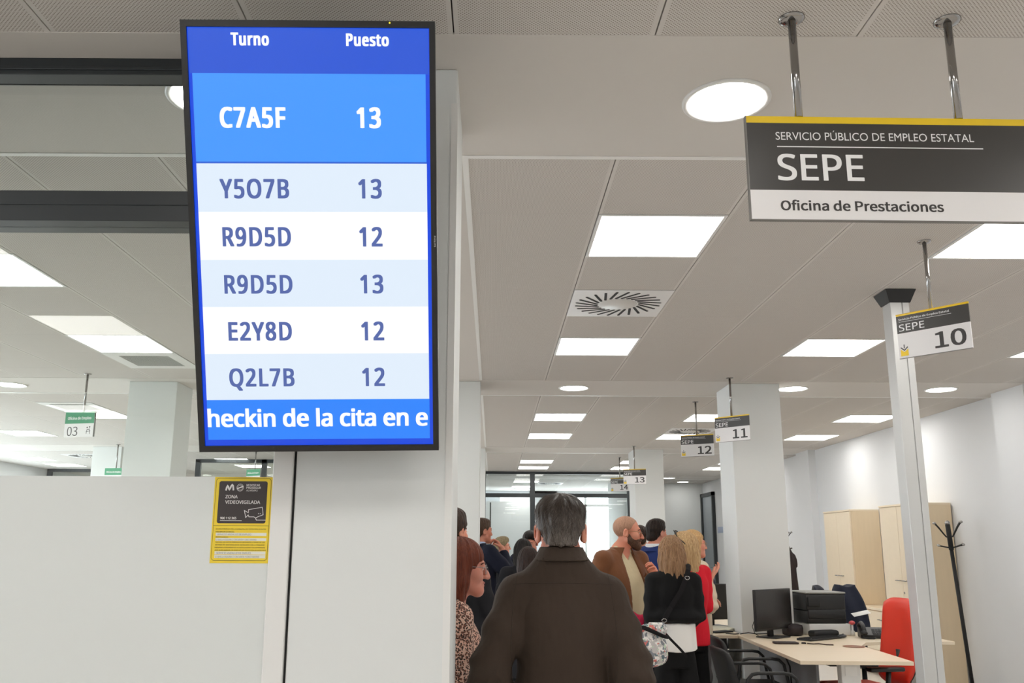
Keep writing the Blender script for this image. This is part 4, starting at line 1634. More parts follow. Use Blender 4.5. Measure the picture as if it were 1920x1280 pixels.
def head_shape(F, hd, R, jaw):
    F.ell(hd((0, -0.016, 0.036)), (0.077, 0.097, 0.084), 0.02, R)
    F.ell(hd((0, 0.030, -0.035)), (0.061 * jaw, 0.062, 0.078), 0.03, R)
    F.cone(hd((0, 0.070, -0.098)), hd((0, 0.066, -0.092)), 0.024, 0.026, 0.025)
    for s in (1, -1):
        F.cone(hd((s * 0.050 * jaw, 0.008, -0.060)), hd((s * 0.012, 0.072, -0.098)), 0.021, 0.018, 0.025)
        F.ell(hd((s * 0.040, 0.058, -0.028)), (0.026, 0.026, 0.026), 0.025, R)


HAIRLINE = {
    # y (front +) -> lowest z that still carries hair
    'short': ([-0.13, -0.09, -0.05, -0.025, 0.0, 0.02, 0.045, 0.06, 0.085, 0.12], [-0.085, -0.082, -0.062, -0.03, 0.0, 0.005, 0.032, 0.050, 0.062, 0.075]),
    'crop': ([-0.13, -0.09, -0.05, -0.025, 0.0, 0.02, 0.04, 0.06, 0.085, 0.12], [-0.075, -0.07, -0.05, -0.02, 0.01, 0.02, 0.055, 0.078, 0.095, 0.10]),
    'long': ([-0.20, 0.0, 0.025, 0.042, 0.055, 0.085, 0.12, 0.2], [-0.6, -0.6, -0.3, -0.03, 0.045, 0.062, 0.07, 0.08]),
    'bob': ([-0.20, 0.015, 0.035, 0.050, 0.062, 0.085, 0.12, 0.2], [-0.6, -0.6, -0.22, -0.04, 0.020, 0.026, 0.03, 0.04]),
}


def person(label, x, y, yaw, H, head=(0, 0, 0), arms=None, top=None, bottom=None, hair=None, tone=(205, 160, 138), beard=None, glasses=None,
           wide=1.0, belly=0.0, h=0.006, group=None, shirt=None, tie=None, ear=1.0, neckz=0.0, strands=None, lean=0.0, lips=True, jaw=1.0, slope=0.0):
    t = thing('person', label, 'person', (x, y, 0), rad(yaw), group, H / 1.75)
    R = rotm(rad(head[0]), rad(head[1]), rad(head[2]))
    pivot = np.array([0, -0.02, 1.52])
    C = pivot + R @ (np.array([0, 0.032, 1.635 + neckz]) - pivot)
    hd = lambda q: C + R @ np.asarray(q, float)
    A = dict(ARM_REST)
    if arms:
        A.update(arms)
    SH = {s: np.array([s * 0.178 * wide, -0.015, 1.425 - slope]) for s in (1, -1)}
    sk = skin(tone)
    dist = h > 0.0075
    # --- the body: one continuous surface from crown to ankles
    xs = [abs(A[s][q][0]) for s in (1, -1) for q in (0, 1)]
    ys = [A[s][q][1] for s in (1, -1) for q in (0, 1)]
    lo = (-max(0.34, max(xs) + 0.16), min(-0.22, min(ys) - 0.16), -0.02)
    hi = (max(0.34, max(xs) + 0.16), max(0.26, max(ys) + 0.2), 1.86 + neckz)
    hc = 0.0125
    fz = [(1.44, 1.86, h)]
    fx, fy = [(-0.125, 0.125, h)], [(-0.16, 0.20, h)]
    for s in (1, -1):
        if len(A[s]) > 5 or not dist:
            wv = np.asarray(A[s][1]) + norm(A[s][2]) * 0.07
            hh = h if dist else min(h, 0.0055)
            fx.append((wv[0] - 0.115, wv[0] + 0.115, hh))
            fy.append((wv[1] - 0.115, wv[1] + 0.115, hh))
            fz.append((wv[2] - 0.115, wv[2] + 0.115, hh))
    F = Field(lo, hi, hc, [fx, fy, fz])
    F.loft([(0.84, .145 * min(1, wide), .10, -.005), (0.95, .152 * min(1, wide), .108, -.005), (1.08, .140 * min(1, wide), .098 + belly * .5, .01 + belly * .4), (1.25, .155, .105, .0), (1.38, .150, .09, -.012), (1.45, .10, .06, -.02)], 0.05)
    for s in (1, -1):
        F.cone((0, -0.03, 1.50), SH[s] * np.array([.72, 1, 1]) + [0, 0, 0.0], 0.05, 0.046, 0.05)
        el, wr, hdv, pn, cu = A[s][:5]
        F.chain([SH[s], el, wr], [0.052, 0.041, 0.027], 0.02)
        hand_field(F, wr, hdv, pn, s, cu)
        F.chain([(s * .085 * min(1, wide), 0, .88), (s * .10, 0.012, .50), (s * .102, -0.02, .09)], [0.072 * min(1, wide), 0.055, 0.038], 0.03)
        F.chain([(s * .102, -0.035, .05), (s * .115, 0.13, .03)], [0.036, 0.026], 0.02)
    F.cone((0, -0.028, 1.44), hd((0, -0.022, -0.075)), 0.060 * (0.9 + 0.1 * wide), 0.054 * (0.85 + 0.15 * wide), 0.03)
    # head
    head_shape(F, hd, R, jaw)
    for s in (1, -1):
        F.ell(hd((s * 0.034, 0.103, -0.002)), (0.020, 0.020, 0.0145), 0.012, R, 'sub')
        F.ell(hd((s * 0.0325, 0.074, -0.001)), (0.0165, 0.0155, 0.0145), 0.004, R)
        Re = R @ rotm(s * rad(-24 - 40 * (ear - 1)), rad(-10))
        F.ell(hd((s * (0.082 + 0.03 * (ear - 1)), -0.018, -0.008)), (0.0075 * ear, 0.020 * ear, 0.033 * ear), 0.008, Re)
        F.ell(hd((s * 0.079, -0.006, -0.024)), (0.009, 0.011, 0.016), 0.006, Re)
        F.ell(hd((s * 0.0905, -0.014, -0.006)), (0.006, 0.012, 0.020), 0.004, Re, 'sub')
    F.cone(hd((-0.030, 0.083, 0.023)), hd((0.030, 0.083, 0.023)), 0.012, 0.012, 0.02)
    F.chain([hd((0, 0.090, 0.012)), hd((0, 0.108, -0.022)), hd((0, 0.114, -0.036))], [0.0085, 0.0095, 0.0125], 0.010)
    for s in (1, -1):
        F.ell(hd((s * 0.0125, 0.102, -0.038)), (0.0085, 0.011, 0.0085), 0.008, R)
    F.ell(hd((0, 0.088, -0.063)), (0.024, 0.014, 0.0075), 0.008, R)
    F.ell(hd((0, 0.086, -0.0755)), (0.021, 0.0135, 0.0075), 0.007, R)
    F.ell(hd((0, 0.1035, -0.0690)), (0.022, 0.008, 0.0022), 0.003, R, 'sub')
    body = F.mesh('body', sk, t)
    # lips as their own colour
    if lips:
        LF = Field(C - 0.13, C + 0.13, 0.02, [[(C[k] - .13, C[k] + .13, 0.0035)] for k in range(3)])
        LF.ell(hd((0, 0.0892, -0.0630)), (0.0235, 0.0140, 0.0066), 0.004, R)
        LF.ell(hd((0, 0.0872, -0.0752)), (0.0205, 0.0135, 0.0066), 0.004, R)
        LF.ell(hd((0, 0.1040, -0.0690)), (0.024, 0.008, 0.0016), 0.002, R, 'sub')
        LF.cut(lambda X, Y, Z: (0.084 - ((X - C[0]) * R[0][1] + (Y - C[1]) * R[1][1] + (Z - C[2]) * R[2][1])), 0.002)
        LF.mesh('lips', LIPS, t)
    Mh = Matrix(((R[0][0], R[0][1], R[0][2], C[0]), (R[1][0], R[1][1], R[1][2], C[1]), (R[2][0], R[2][1], R[2][2], C[2]), (0, 0, 0, 1)))
    for s in (1, -1):
        e = MB()
        e.ball((0, 0, 0), 0.0122, seg=14)
        e.mi = 1
        e.ball((0, 0.0032, 0), 0.0098, (0.62, 1.0, 0.62), 12)
        eo = e.build('eye', [EYE_W, EYE_I], t)
        eo.matrix_local = Mh @ Matrix.Translation((s * 0.0325, 0.0792, -0.001))
        lidm = MB()
        lidm.tube([Mh @ Vector((s * (0.0325 + dx), 0.0905 - abs(dx) * 0.28, 0.0068 - abs(dx) * 0.30)) for dx in (-0.015, -0.008, 0.0, 0.008, 0.015)], [0.0015, 0.0024, 0.0027, 0.0024, 0.0015], 6)
        lidm.build('eyelid', sk, t)
        if hair:
            bw = MB()
            bw.tube([Mh @ Vector((s * bx_, by_, bz_)) for bx_, by_, bz_ in ((0.016, 0.0945, 0.021), (0.028, 0.0945, 0.0255), (0.041, 0.087, 0.024), (0.050, 0.076, 0.017))], [0.0028, 0.0038, 0.0032, 0.0014], 6)
            bw.build('eyebrow', hair_mat(hair.get('brow', hair['c']), hair.get('brow', hair['c'])), t)
    # --- hair
    if hair:
        st = hair['style']
        L = hair.get('len', 0.25)
        lo2 = C + np.array([-0.19, -0.21, -0.17 - (L if st in ('long', 'bob') else 0)])
        hi2 = C + np.array([0.19, 0.19, 0.20])
        hs = min(h, 0.006)
        G = Field(lo2, hi2, hs)
        v = hair.get('vol', 1.0)
        if st == 'crop':
            head_shape(G, hd, R, jaw)
            G.D -= 0.0022
        elif st == 'short':
            e = 0.0085 * v
            G.ell(hd((0, -0.017, 0.040)), (0.0785 + e, 0.0985 + e, 0.083 + 1.25 * e), 0.01, R)
            G.cone(hd((0, -0.070, -0.045)), hd((0, -0.060, -0.078)), 0.050 + e, 0.044, 0.03)
            if hair.get('boxy'):
                G.ell(hd((0, -0.022, 0.078)), (0.086, 0.100, 0.052), 0.02, R)
            if st == 'short' and v > 0.8:
                G.ell(hd((0, 0.030, 0.095)), (0.060, 0.062, 0.030 * v), 0.03, R)
        else:
            G.ell(hd((0, -0.018, 0.042)), (0.091 * v, 0.110, 0.096), 0.01, R)
            low = -L
            back = hair.get('back', 0.07)
            for s in (1, -1):
                G.chain([hd((s * 0.058, -0.01, 0.03)), hd((s * 0.070, -0.012, -0.06)), C + R @ np.array([s * 0.072, -0.02, 0]) + np.array([0, 0, low + 0.05])], [0.036, 0.033 * v, 0.026], 0.03)
            G.chain([hd((0, -0.05, 0.0)), hd((0, -0.06, -0.08)), C + R @ np.array([0, -0.075, 0]) + np.array([0, 0, low + 0.06])], [0.080 * v, 0.078 * v, back], 0.04)
            for s in (1, -1):
                G.chain([hd((s * 0.04, -0.06, -0.02)), C + R @ np.array([s * 0.048, -0.075, 0]) + np.array([0, 0, low + 0.05])], [0.055, back * 0.72], 0.04)
        hl = HAIRLINE[st]
        hl = (hl[0], [z_ + (hair.get('nape', 0) if y_ < -0.04 else 0) for y_, z_ in zip(*hl)])
        def face_cut(X, Y, Z):
            qy = (X - C[0]) * R[0][1] + (Y - C[1]) * R[1][1] + (Z - C[2]) * R[2][1]
            qz = (X - C[0]) * R[0][2] + (Y - C[1]) * R[1][2] + (Z - C[2]) * R[2][2]
            return (np.interp(qy, hl[0], hl[1]) - qz) * 0.75
        G.cut(face_cut, 0.008)
        amp = hair.get('tex', 0.003)
        ph = (x * 7.3 + y * 3.1) % 6
        def locks(X, Y, Z):
            qx = (X - C[0]) * R[0][0] + (Y - C[1]) * R[1][0]
            qy = (X - C[0]) * R[0][1] + (Y - C[1]) * R[1][1]
            an = np.arctan2(qx, qy + 0.02)
            return amp * (np.sin(an * 17 + ph + 9 * Z) + 0.7 * np.sin(an * 29 - 2 * ph - 14 * Z + 1.5 * np.sin(Z * 40)))
        G.warp(locks)
        if st in ('long', 'bob'):
            G.cut(lambda X, Y, Z: (C[2] - L + 0.012 * np.sin(X * 90 + ph) + 0.010 * np.sin(Y * 70)) - Z, 0.01)
        ho = G.mesh('hair', hair_mat(hair['c'], hair['c2'], st in ('long', 'bob')), t)
        if strands:
            grow_strands(ho, t, C, R, **strands)
    if beard:
        B_ = Field(C - 0.14, C + 0.14, 0.02, [[(C[k] - .14, C[k] + .14, 0.004)] for k in range(3)])
        head_shape(B_, hd, R, jaw)
        B_.cone(hd((0, 0.080, -0.108)), hd((0, 0.066, -0.094)), 0.020, 0.024, 0.02)
        B_.ell(hd((0, 0.090, -0.056)), (0.030, 0.015, 0.010), 0.01, R)
        B_.D -= 0.0036
        def bmask(X, Y, Z):
            qx = (X - C[0]) * R[0][0] + (Y - C[1]) * R[1][0] + (Z - C[2]) * R[2][0]
            qy = (X - C[0]) * R[0][1] + (Y - C[1]) * R[1][1] + (Z - C[2]) * R[2][1]
            qz = (X - C[0]) * R[0][2] + (Y - C[1]) * R[1][2] + (Z - C[2]) * R[2][2]
            top_ = np.interp(qy, [-0.02, 0.006, 0.014, 0.030, 0.055, 0.080, 0.12], [-0.06, -0.012, -0.012, -0.040, -0.055, -0.048, -0.046])
            return np.maximum(qz - top_, -0.004 - qy) * 0.8
        B_.cut(bmask, 0.006)
        B_.ell(hd((0, 0.100, -0.0695)), (0.019, 0.03, 0.0080), 0.006, R, 'sub')
        B_.warp(lambda X, Y, Z: 0.0012 * np.sin(X * 420) * np.sin(Z * 380) * np.sin(Y * 400))
        B_.mesh('beard', hair_mat(*beard), t)
    if glasses:
        g = MB()
        gm, kind = glasses
        for s in (1, -1):
            if kind == 'round':
                ring = [(s * (0.034 + 0.0235 * math.cos(a)), 0.1055 - 0.010 * (0.5 + 0.5 * math.cos(a)), -0.004 + 0.0205 * math.sin(a)) for a in [2 * PI * k / 20 for k in range(20)]]
            else:
                ring = [(s * (0.034 + 0.0255 * math.cos(a)), 0.1060 - 0.010 * (0.5 + 0.5 * math.cos(a)), -0.003 + (0.019 if math.sin(a) < 0 else 0.012) * math.sin(a)) for a in [2 * PI * k / 20 for k in range(20)]]
            g.tube([Mh @ Vector(p_) for p_ in ring], 0.0014, 6, closed=True)
            g.tube([Mh @ Vector(p_) for p_ in ((s * 0.058, 0.096, 0.003), (s * 0.070, 0.075, 0.006), (s * 0.081, 0.0, 0.008), (s * 0.083, -0.018, 0.002))], 0.0016, 6)
        g.tube([Mh @ Vector(p_) for p_ in ((-0.011, 0.107, 0.002), (0, 0.111, 0.005), (0.011, 0.107, 0.002))], 0.0014, 6)
        g.build('glasses', gm, t)
    # --- clothes
    if shirt:
        SF = Field((-0.26, -0.24, 0.86), (0.26, 0.26 + belly, 1.60), max(0.009, h))
        SF.loft([(0.90, .165 * wide, .112 + belly, .0), (1.05, .160 * wide, .112 + belly, .012), (1.25, .172 * wide, .120 + belly * .6, .004), (1.38, .165 * wide, .100, -.01), (1.46, .10, .072, -.02), (1.53, .066, .062, -.012)], 0.03)
        SF.cut(lambda X, Y, Z: (0.052 - np.sqrt(X ** 2 + (Y + 0.02 - 0.25 * (Z - 1.44)) ** 2)) - 10 * np.maximum(0, 1.47 - Z), 0.006)
        SF.cut(lambda X, Y, Z: np.minimum(np.minimum((Z - shirt.get('v', 1.44)) * 0.6 - np.abs(X), Y - 0.01), 0.05), 0.006)
        so = SF.mesh('shirt', shirt['m'], t)
        KF = Field((-0.13, -0.14, 1.42), (0.13, 0.14, 1.60), 0.006)
        def sring(X, Y, Z):
            q = np.clip((Z - 1.478) / 0.072, 0, 1)
            return np.maximum(np.maximum(np.abs(np.sqrt(X ** 2 + ((Y + 0.026 - 0.016 * q) * 1.05) ** 2) - (0.084 - 0.013 * q)) - 0.005, 1.478 - Z), Z - 1.478 - shirt.get('ch', 0.052) + 0.25 * np.maximum(Y, 0))
        KF.D = np.minimum(KF.D, sring(KF.ax[0][:, None, None], KF.ax[1][None, :, None], KF.ax[2][None, None, :]).astype(np.float32))
        KF.cut(lambda X, Y, Z: np.minimum(0.006 + 0.5 * (1.55 - Z) - np.abs(X), Y - 0.02) if not tie else np.minimum(0.3 * (1.53 - Z) - np.abs(X), Y - 0.02), 0.004)
        KF.mesh('shirt_collar', shirt['m'], so)
    if tie:
        tm = MB()
        tm.prism([(-0.013, 1.455), (0.013, 1.455), (0.010, 1.43), (0.026, 1.12), (0, 1.06), (-0.026, 1.12), (-0.010, 1.43)], 0.118, 0.126)
        tm.build('tie', tie, t)
    if top:
        hem, rs = top['hem'], top.get('sleeve', (0.073, 0.064, 0.048))
        inf = top.get('inf', 0.0)
        ht = top.get('h', max(0.009, h))
        TF = Field(lo, (hi[0], hi[1] + belly, 1.62), ht)
        wd = wide
        tab = [(hem - 0.03, (top.get('hw', .188)) * wd + inf, .130 + belly + inf, .006), (0.5 * (hem + 1.12), .183 * wd + inf, .128 + belly + inf, .008), (1.12, .172 * wd + inf, .126 + belly + inf, .012), (1.25, .184 * wd + inf, .132 + belly * .5 + inf, .002),
               (1.36 - slope * .5, .182 * wd + inf, .116 + inf, -.012), (1.425 - slope * .6, .148 * wd + inf, .090 + inf, -.020), (top.get('nz', 1.485), top.get('nr', .082) + inf, top.get('nr', .082) - .012 + inf, -.024)]
        TF.loft(tab, 0.035, power=2.4)
        TF.cut(lambda X, Y, Z: hem - Z, 0.006)
        for s in (1, -1):
            el, wr = np.asarray(A[s][0], float), np.asarray(A[s][1], float)
            we = el + (wr - el) * top.get('cuff', 0.96)
            TF.cone((0, -0.028, top.get('nz', 1.485) - 0.007), SH[s] * np.array([.86, 1, 1]) + [0, 0, 0.003], 0.050, 0.056 + inf, 0.04)
            TF.chain([SH[s], SH[s] + (el - SH[s]) * 0.5, el, we], [rs[0] + inf, 0.5 * (rs[0] + rs[1]) + inf, rs[1] + inf, rs[2] + inf], 0.025)
            wn = norm(wr - el)
            def cuffcut(X, Y, Z, we=we, wn=wn):
                return np.minimum((X - we[0]) * wn[0] + (Y - we[1]) * wn[1] + (Z - we[2]) * wn[2], 0.07 - np.sqrt((X - we[0]) ** 2 + (Y - we[1]) ** 2 + (Z - we[2]) ** 2) )
            TF.cut(cuffcut, 0.004)
        wr_ = top.get('wrinkle', 0.004)
        ph = (x * 3.7 + y * 1.3) % 6
        def folds(X, Y, Z):
            ax = np.abs(X)
            arm = np.clip((ax - 0.20) / 0.05, 0, 1)
            e = np.exp(-((Z - 1.13) / 0.10) ** 2)
            return (wr_ * arm * (0.5 + e) * np.sin(70 * (Z + 0.5 * ax) + ph + 2 * np.sin(14 * Y)) + wr_ * 0.8 * (1 - arm) * np.sin(16 * X + 9 * Z + ph + 1.5 * np.sin(11 * Z)) * np.clip((1.30 - Z) / 0.2, 0, 1)
                    + wr_ * 0.6 * np.sin(38 * (Z - 0.7 * ax) + ph) * np.exp(-((ax - 0.19) / 0.05) ** 2) * np.exp(-((Z - 1.30) / 0.10) ** 2))
        TF.warp(folds)
        nk = top.get('neck', 0.064)
        TF.cut(lambda X, Y, Z: np.minimum(nk - np.sqrt(X ** 2 + (Y + 0.024 - 0.35 * (Z - 1.44)) ** 2), (Z - 1.40) * 0.5), 0.006)
        if top.get('open'):
            w0, w1 = top['open']
            zt = top.get('open_top', 1.50)
            TF.cut(lambda X, Y, Z: np.minimum(np.interp(Z, [hem, zt - 0.36, zt - 0.04], [w1, w1 * 0.55 + w0 * 0.45, w0]) - np.abs(X - top.get('open_x', 0)), Y - 0.02), 0.008)
        to = TF.mesh(top['name'], top['m'], t)
        if top.get('collar'):
            ck = top['collar']
            CF = Field((-0.15, -0.16, 1.38), (0.15, 0.17, 1.62), 0.0055)
            cm = top.get('collar_m', top['m'])
            z0, z1 = ck.get('z', (1.462, 1.545))
            rb, rt = ck.get('r', (0.098, 0.068))
            cyb, cyt = -0.026, -0.012
            def ringd(X, Y, Z):
                q = np.clip((Z - z0) / (z1 - z0), 0, 1)
                r = rb + (rt - rb) * q ** 0.8
                rad_ = np.sqrt(X ** 2 + ((Y - (cyb + (cyt - cyb) * q)) * 1.06) ** 2)
                return np.maximum(np.maximum(np.abs(rad_ - r) - ck.get('t', 0.007), z0 - Z), Z - z1)
            CF.D = np.minimum(CF.D, ringd(CF.ax[0][:, None, None], CF.ax[1][None, :, None], CF.ax[2][None, None, :]).astype(np.float32))
            if ck.get('gap', True):
                CF.cut(lambda X, Y, Z: np.minimum(0.012 + 0.55 * (z1 - Z) + ck.get('gapw', 0.0) - np.abs(X), Y - 0.02), 0.004)
            CF.mesh('collar', cm, to)
        top_obj = to
    if bottom:
        bm_, flare = bottom['m'], bottom.get('flare', 1.0)
        BF = Field((-0.3, -0.22, 0.0), (0.3, 0.24, 1.06), 0.0115)
        BF.loft([(0.80, .152 * wide, .104 + belly * .3, -.004), (0.92, .160 * wide, .108 + belly * .5, -.004), (1.03, .146 * wide, .102 + belly, .004)], 0.04)
        for s in (1, -1):
            BF.chain([(s * .084 * min(1, wide), 0, .84), (s * .102, 0.012, .50), (s * .106, -0.012, .06)], [0.088 * min(1, wide), 0.070 * flare, 0.062 * flare], 0.03)
        BF.warp(lambda X, Y, Z: 0.003 * np.sin(42 * Z + 20 * X) * np.clip((0.75 - Z) * 4, 0, 1))
        BF.cut(lambda X, Y, Z: 0.035 - Z, 0.004)
        BF.mesh(bottom.get('name', 'trousers'), bm_, t)
    for s in (1, -1):
        KF = Field((s * .105 - 0.075, -0.12, -0.02), (s * .105 + 0.075, 0.22, 0.14), 0.008)
        KF.chain([(s * .102, -0.045, .048), (s * .108, 0.05, .042), (s * .116, 0.145, .032)], [0.043, 0.044, 0.036], 0.02)
        KF.cone((s * .102, -0.03, .06), (s * .102, -0.025, .095), 0.045, 0.042, 0.02)
        KF.cut(lambda X, Y, Z: 0.002 - Z, 0.003)
        KF.mesh('shoe', (bottom or {}).get('shoe', M_['black_matt']), t)
    t['_head'] = [float(q) for q in C]
    return t, body


def grow_strands(ho, t, C, R, n=9000, nape=0.0, length=(0.018, 0.032), cols=((58, 50, 46), (150, 146, 142)), width=0.0011, seed=3):
    """fine tapering blades over the hair, each with its own grey"""
    rng = np.random.default_rng(seed)
    me = ho.data
    me.calc_loop_triangles()
    V = np.empty(len(me.vertices) * 3, dtype=np.float32)
    me.vertices.foreach_get('co', V)
    V = V.reshape(-1, 3)
    T = np.empty(len(me.loop_triangles) * 3, dtype=np.int32)
    me.loop_triangles.foreach_get('vertices', T)
    T = T.reshape(-1, 3)
    P0, P1, P2 = V[T[:, 0]], V[T[:, 1]], V[T[:, 2]]
    N = np.cross(P1 - P0, P2 - P0)
    ar = np.linalg.norm(N, axis=1)
    N = N / (ar[:, None] + 1e-12)
    q0 = ((P0 + P1 + P2) / 3 - C) @ R
    ok = (np.sum(N * ((P0 + P1 + P2) / 3 - C), 1) > 0) & ~((np.abs(q0[:, 0]) > 0.062) & (q0[:, 2] < 0.022) & (q0[:, 1] > -0.075)) & (q0[:, 2] > -0.072 + nape)
    pr_ = ar * ok
    pr_ /= pr_.sum()
    sel = rng.choice(len(T), n, p=pr_)
    a, b = rng.random(n), rng.random(n)
    sw = a + b > 1
    a[sw], b[sw] = 1 - a[sw], 1 - b[sw]
    P = P0[sel] + a[:, None] * (P1 - P0)[sel] + b[:, None] * (P2 - P0)[sel]
    Nn = N[sel]
    q = (P - C) @ R
    crown = C + R @ np.array([0.012, -0.055, 0.125])
    d = P - crown
    d = d + np.array([0, 0, -0.06]) + R[:, 1] * 0.0
    ang = np.sin(q[:, 0] * 60 + q[:, 2] * 35) * 0.35 + rng.normal(0, 0.20, n)
    d = d - Nn * np.sum(d * Nn, 1)[:, None]
    d /= np.linalg.norm(d, axis=1)[:, None] + 1e-9
    sd = np.cross(d, Nn)
    d = d * np.cos(ang)[:, None] + sd * np.sin(ang)[:, None]
    sd = np.cross(d, Nn)
    Ln = rng.uniform(length[0], length[1], n) * np.where(q[:, 2] < -0.02, 0.5, 1.0)
    lift = rng.uniform(0.03, 0.20, n) * np.where(q[:, 2] > 0.09, 0.7, 1.0)
    rows = []
    for k, (tt, up, wv) in enumerate(((0.0, 0.0, 1.0), (0.4, 0.55, 0.95), (0.75, 0.8, 0.7), (1.0, 0.85, 0.12))):
        ctr = P + d * (Ln * tt)[:, None] + Nn * (Ln * lift * up * tt)[:, None] - np.array([0, 0, 1.0]) * (Ln * 0.10 * tt * tt)[:, None]
        rows.append(ctr - sd * width * wv)
        rows.append(ctr + sd * width * wv)
    Vs = np.stack(rows, 1).reshape(-1, 3)
    base = np.arange(n)[:, None, None] * 8
    qd = np.array([[0, 1, 3, 2], [2, 3, 5, 4], [4, 5, 7, 6]])[None]
    Fq = (base + qd).reshape(-1, 4)
    m2 = bpy.data.meshes.new('hair_strands')
    m2.vertices.add(len(Vs))
    m2.vertices.foreach_set('co', Vs.astype(np.float32).ravel())
    m2.loops.add(len(Fq) * 4)
    m2.loops.foreach_set('vertex_index', Fq.astype(np.int32).ravel())
    m2.polygons.add(len(Fq))
    m2.polygons.foreach_set('loop_start', np.arange(0, len(Fq) * 4, 4, dtype=np.int32))
    m2.polygons.foreach_set('use_smooth', np.ones(len(Fq), dtype=bool))
    m2.update(calc_edges=True)
    # greyer low down and at the temples, browner at the crown
    gr = np.clip(0.46 - q[:, 2] * 4.5 + rng.normal(0, 0.30, n) + np.abs(q[:, 0]) * 2.0, 0, 1) ** 1.3
    c0, c1 = np.array(rgb(cols[0])[:3]), np.array(rgb(cols[1])[:3])
    cc = c0[None] * (1 - gr)[:, None] + c1[None] * gr[:, None]
    ca = np.ones((n, 8, 4), dtype=np.float32)
    ca[:, :, :3] = cc[:, None, :]
    at = m2.color_attributes.new('strand_colour', 'FLOAT_COLOR', 'POINT')
    at.data.foreach_set('color', ca.ravel())
    qm = NT('grey_hair_strand')
    an = qm.n('ShaderNodeAttribute', attribute_name='strand_colour')
    qm.l(an.outputs['Color'], qm.b.inputs['Base Color'])
    qm.b.inputs['Roughness'].default_value = 0.4
    m2.materials.append(qm.m)
    o = bpy.data.objects.new('hair_strands', m2)
    COL.objects.link(o)
    o.parent = ho
    return o


def surface_seam(obj, pts, direction, r, name, m, lift=0.0):
    """a thin stitched seam laid on a garment: rays from pts along direction, in the garment's own space"""
    bm = bmesh.new()
    bm.from_mesh(obj.data)
    bv = BVHTree.FromBMesh(bm)
    out = []
    for p in pts:
        hit = bv.ray_cast(Vector(p), Vector(direction))
        if hit[0] is not None:
            out.append(hit[0] + hit[1] * lift)
    bm.free()
    if len(out) > 2:
        MB().tube(out, r, 6).build(name, m, obj)


# ------------------------------------------------------------ the people
TR_DARK = cloth('dark_trousers', (30, 31, 36))
TR_NAVY = cloth('navy_trousers', (26, 30, 48))
TR_BLACK = cloth('black_trousers', (16, 16, 17), bump=0.3)
TR_BEIGE = cloth('beige_trousers', (170, 152, 122))
TR_JEAN = cloth('blue_jeans', (58, 74, 104))

# the man seen from behind, close to the camera
JK = cloth('taupe_jacket', (61, 50, 42), var=0.07, bump=0.75, bscale=7.0, rough=0.8)
man, _b = person('grey-haired man in a taupe jacket seen from behind, nearest the camera', 0.231, 3.0, -1.0, 1.64, head=(0, 2, 0),
    arms={1: ((0.238, -0.075, 1.165), (0.205, 0.13, 0.99), (-0.55, 0.6, -0.5), (-0.5, -0.6, 0.3), 0.5),
          -1: ((-0.256, -0.075, 1.155), (-0.205, 0.13, 0.98), (0.55, 0.6, -0.5), (0.5, -0.6, 0.3), 0.5)},
    top=dict(name='jacket', m=JK, hem=0.86, sleeve=(0.066, 0.062, 0.050), inf=0.006, h=0.0060, wrinkle=0.006, nz=1.548, nr=0.075, collar=dict(z=(1.530, 1.580), r=(0.097, 0.071), t=0.006), neck=0.060, hw=0.19),
    bottom=dict(m=TR_DARK), hair=dict(style='short', c=(54, 44, 38), c2=(94, 84, 76), vol=0.85, tex=0.0015, boxy=True, nape=0.034), tone=(206, 146, 122),
    h=0.0048, wide=0.885, slope=0.012, neckz=-0.002, ear=1.12, strands=dict(n=30000, nape=0.032, length=(0.013, 0.024), cols=((54, 42, 35), (132, 122, 114)), width=0.00048))
jk = [c for c in man.children if c.name.startswith('jacket')][0]
SEAM = cloth('jacket_seam', (60, 51, 44))
surface_seam(jk, [(0.172 - 0.344 * k / 60, -0.6, 1.452 + 0.006 * math.cos((k - 30) / 30 * 1.4)) for k in range(61)], (0, 1, 0), 0.0016, 'yoke_seam', SEAM)
for s in (1, -1):
    surface_seam(jk, [(s * (0.160 + 0.020 * math.sin(k / 40 * 2.4)), -0.6, 1.485 - 0.37 * k / 40) for k in range(41)], (0, 1, 0), 0.0016, 'armhole_seam', SEAM)

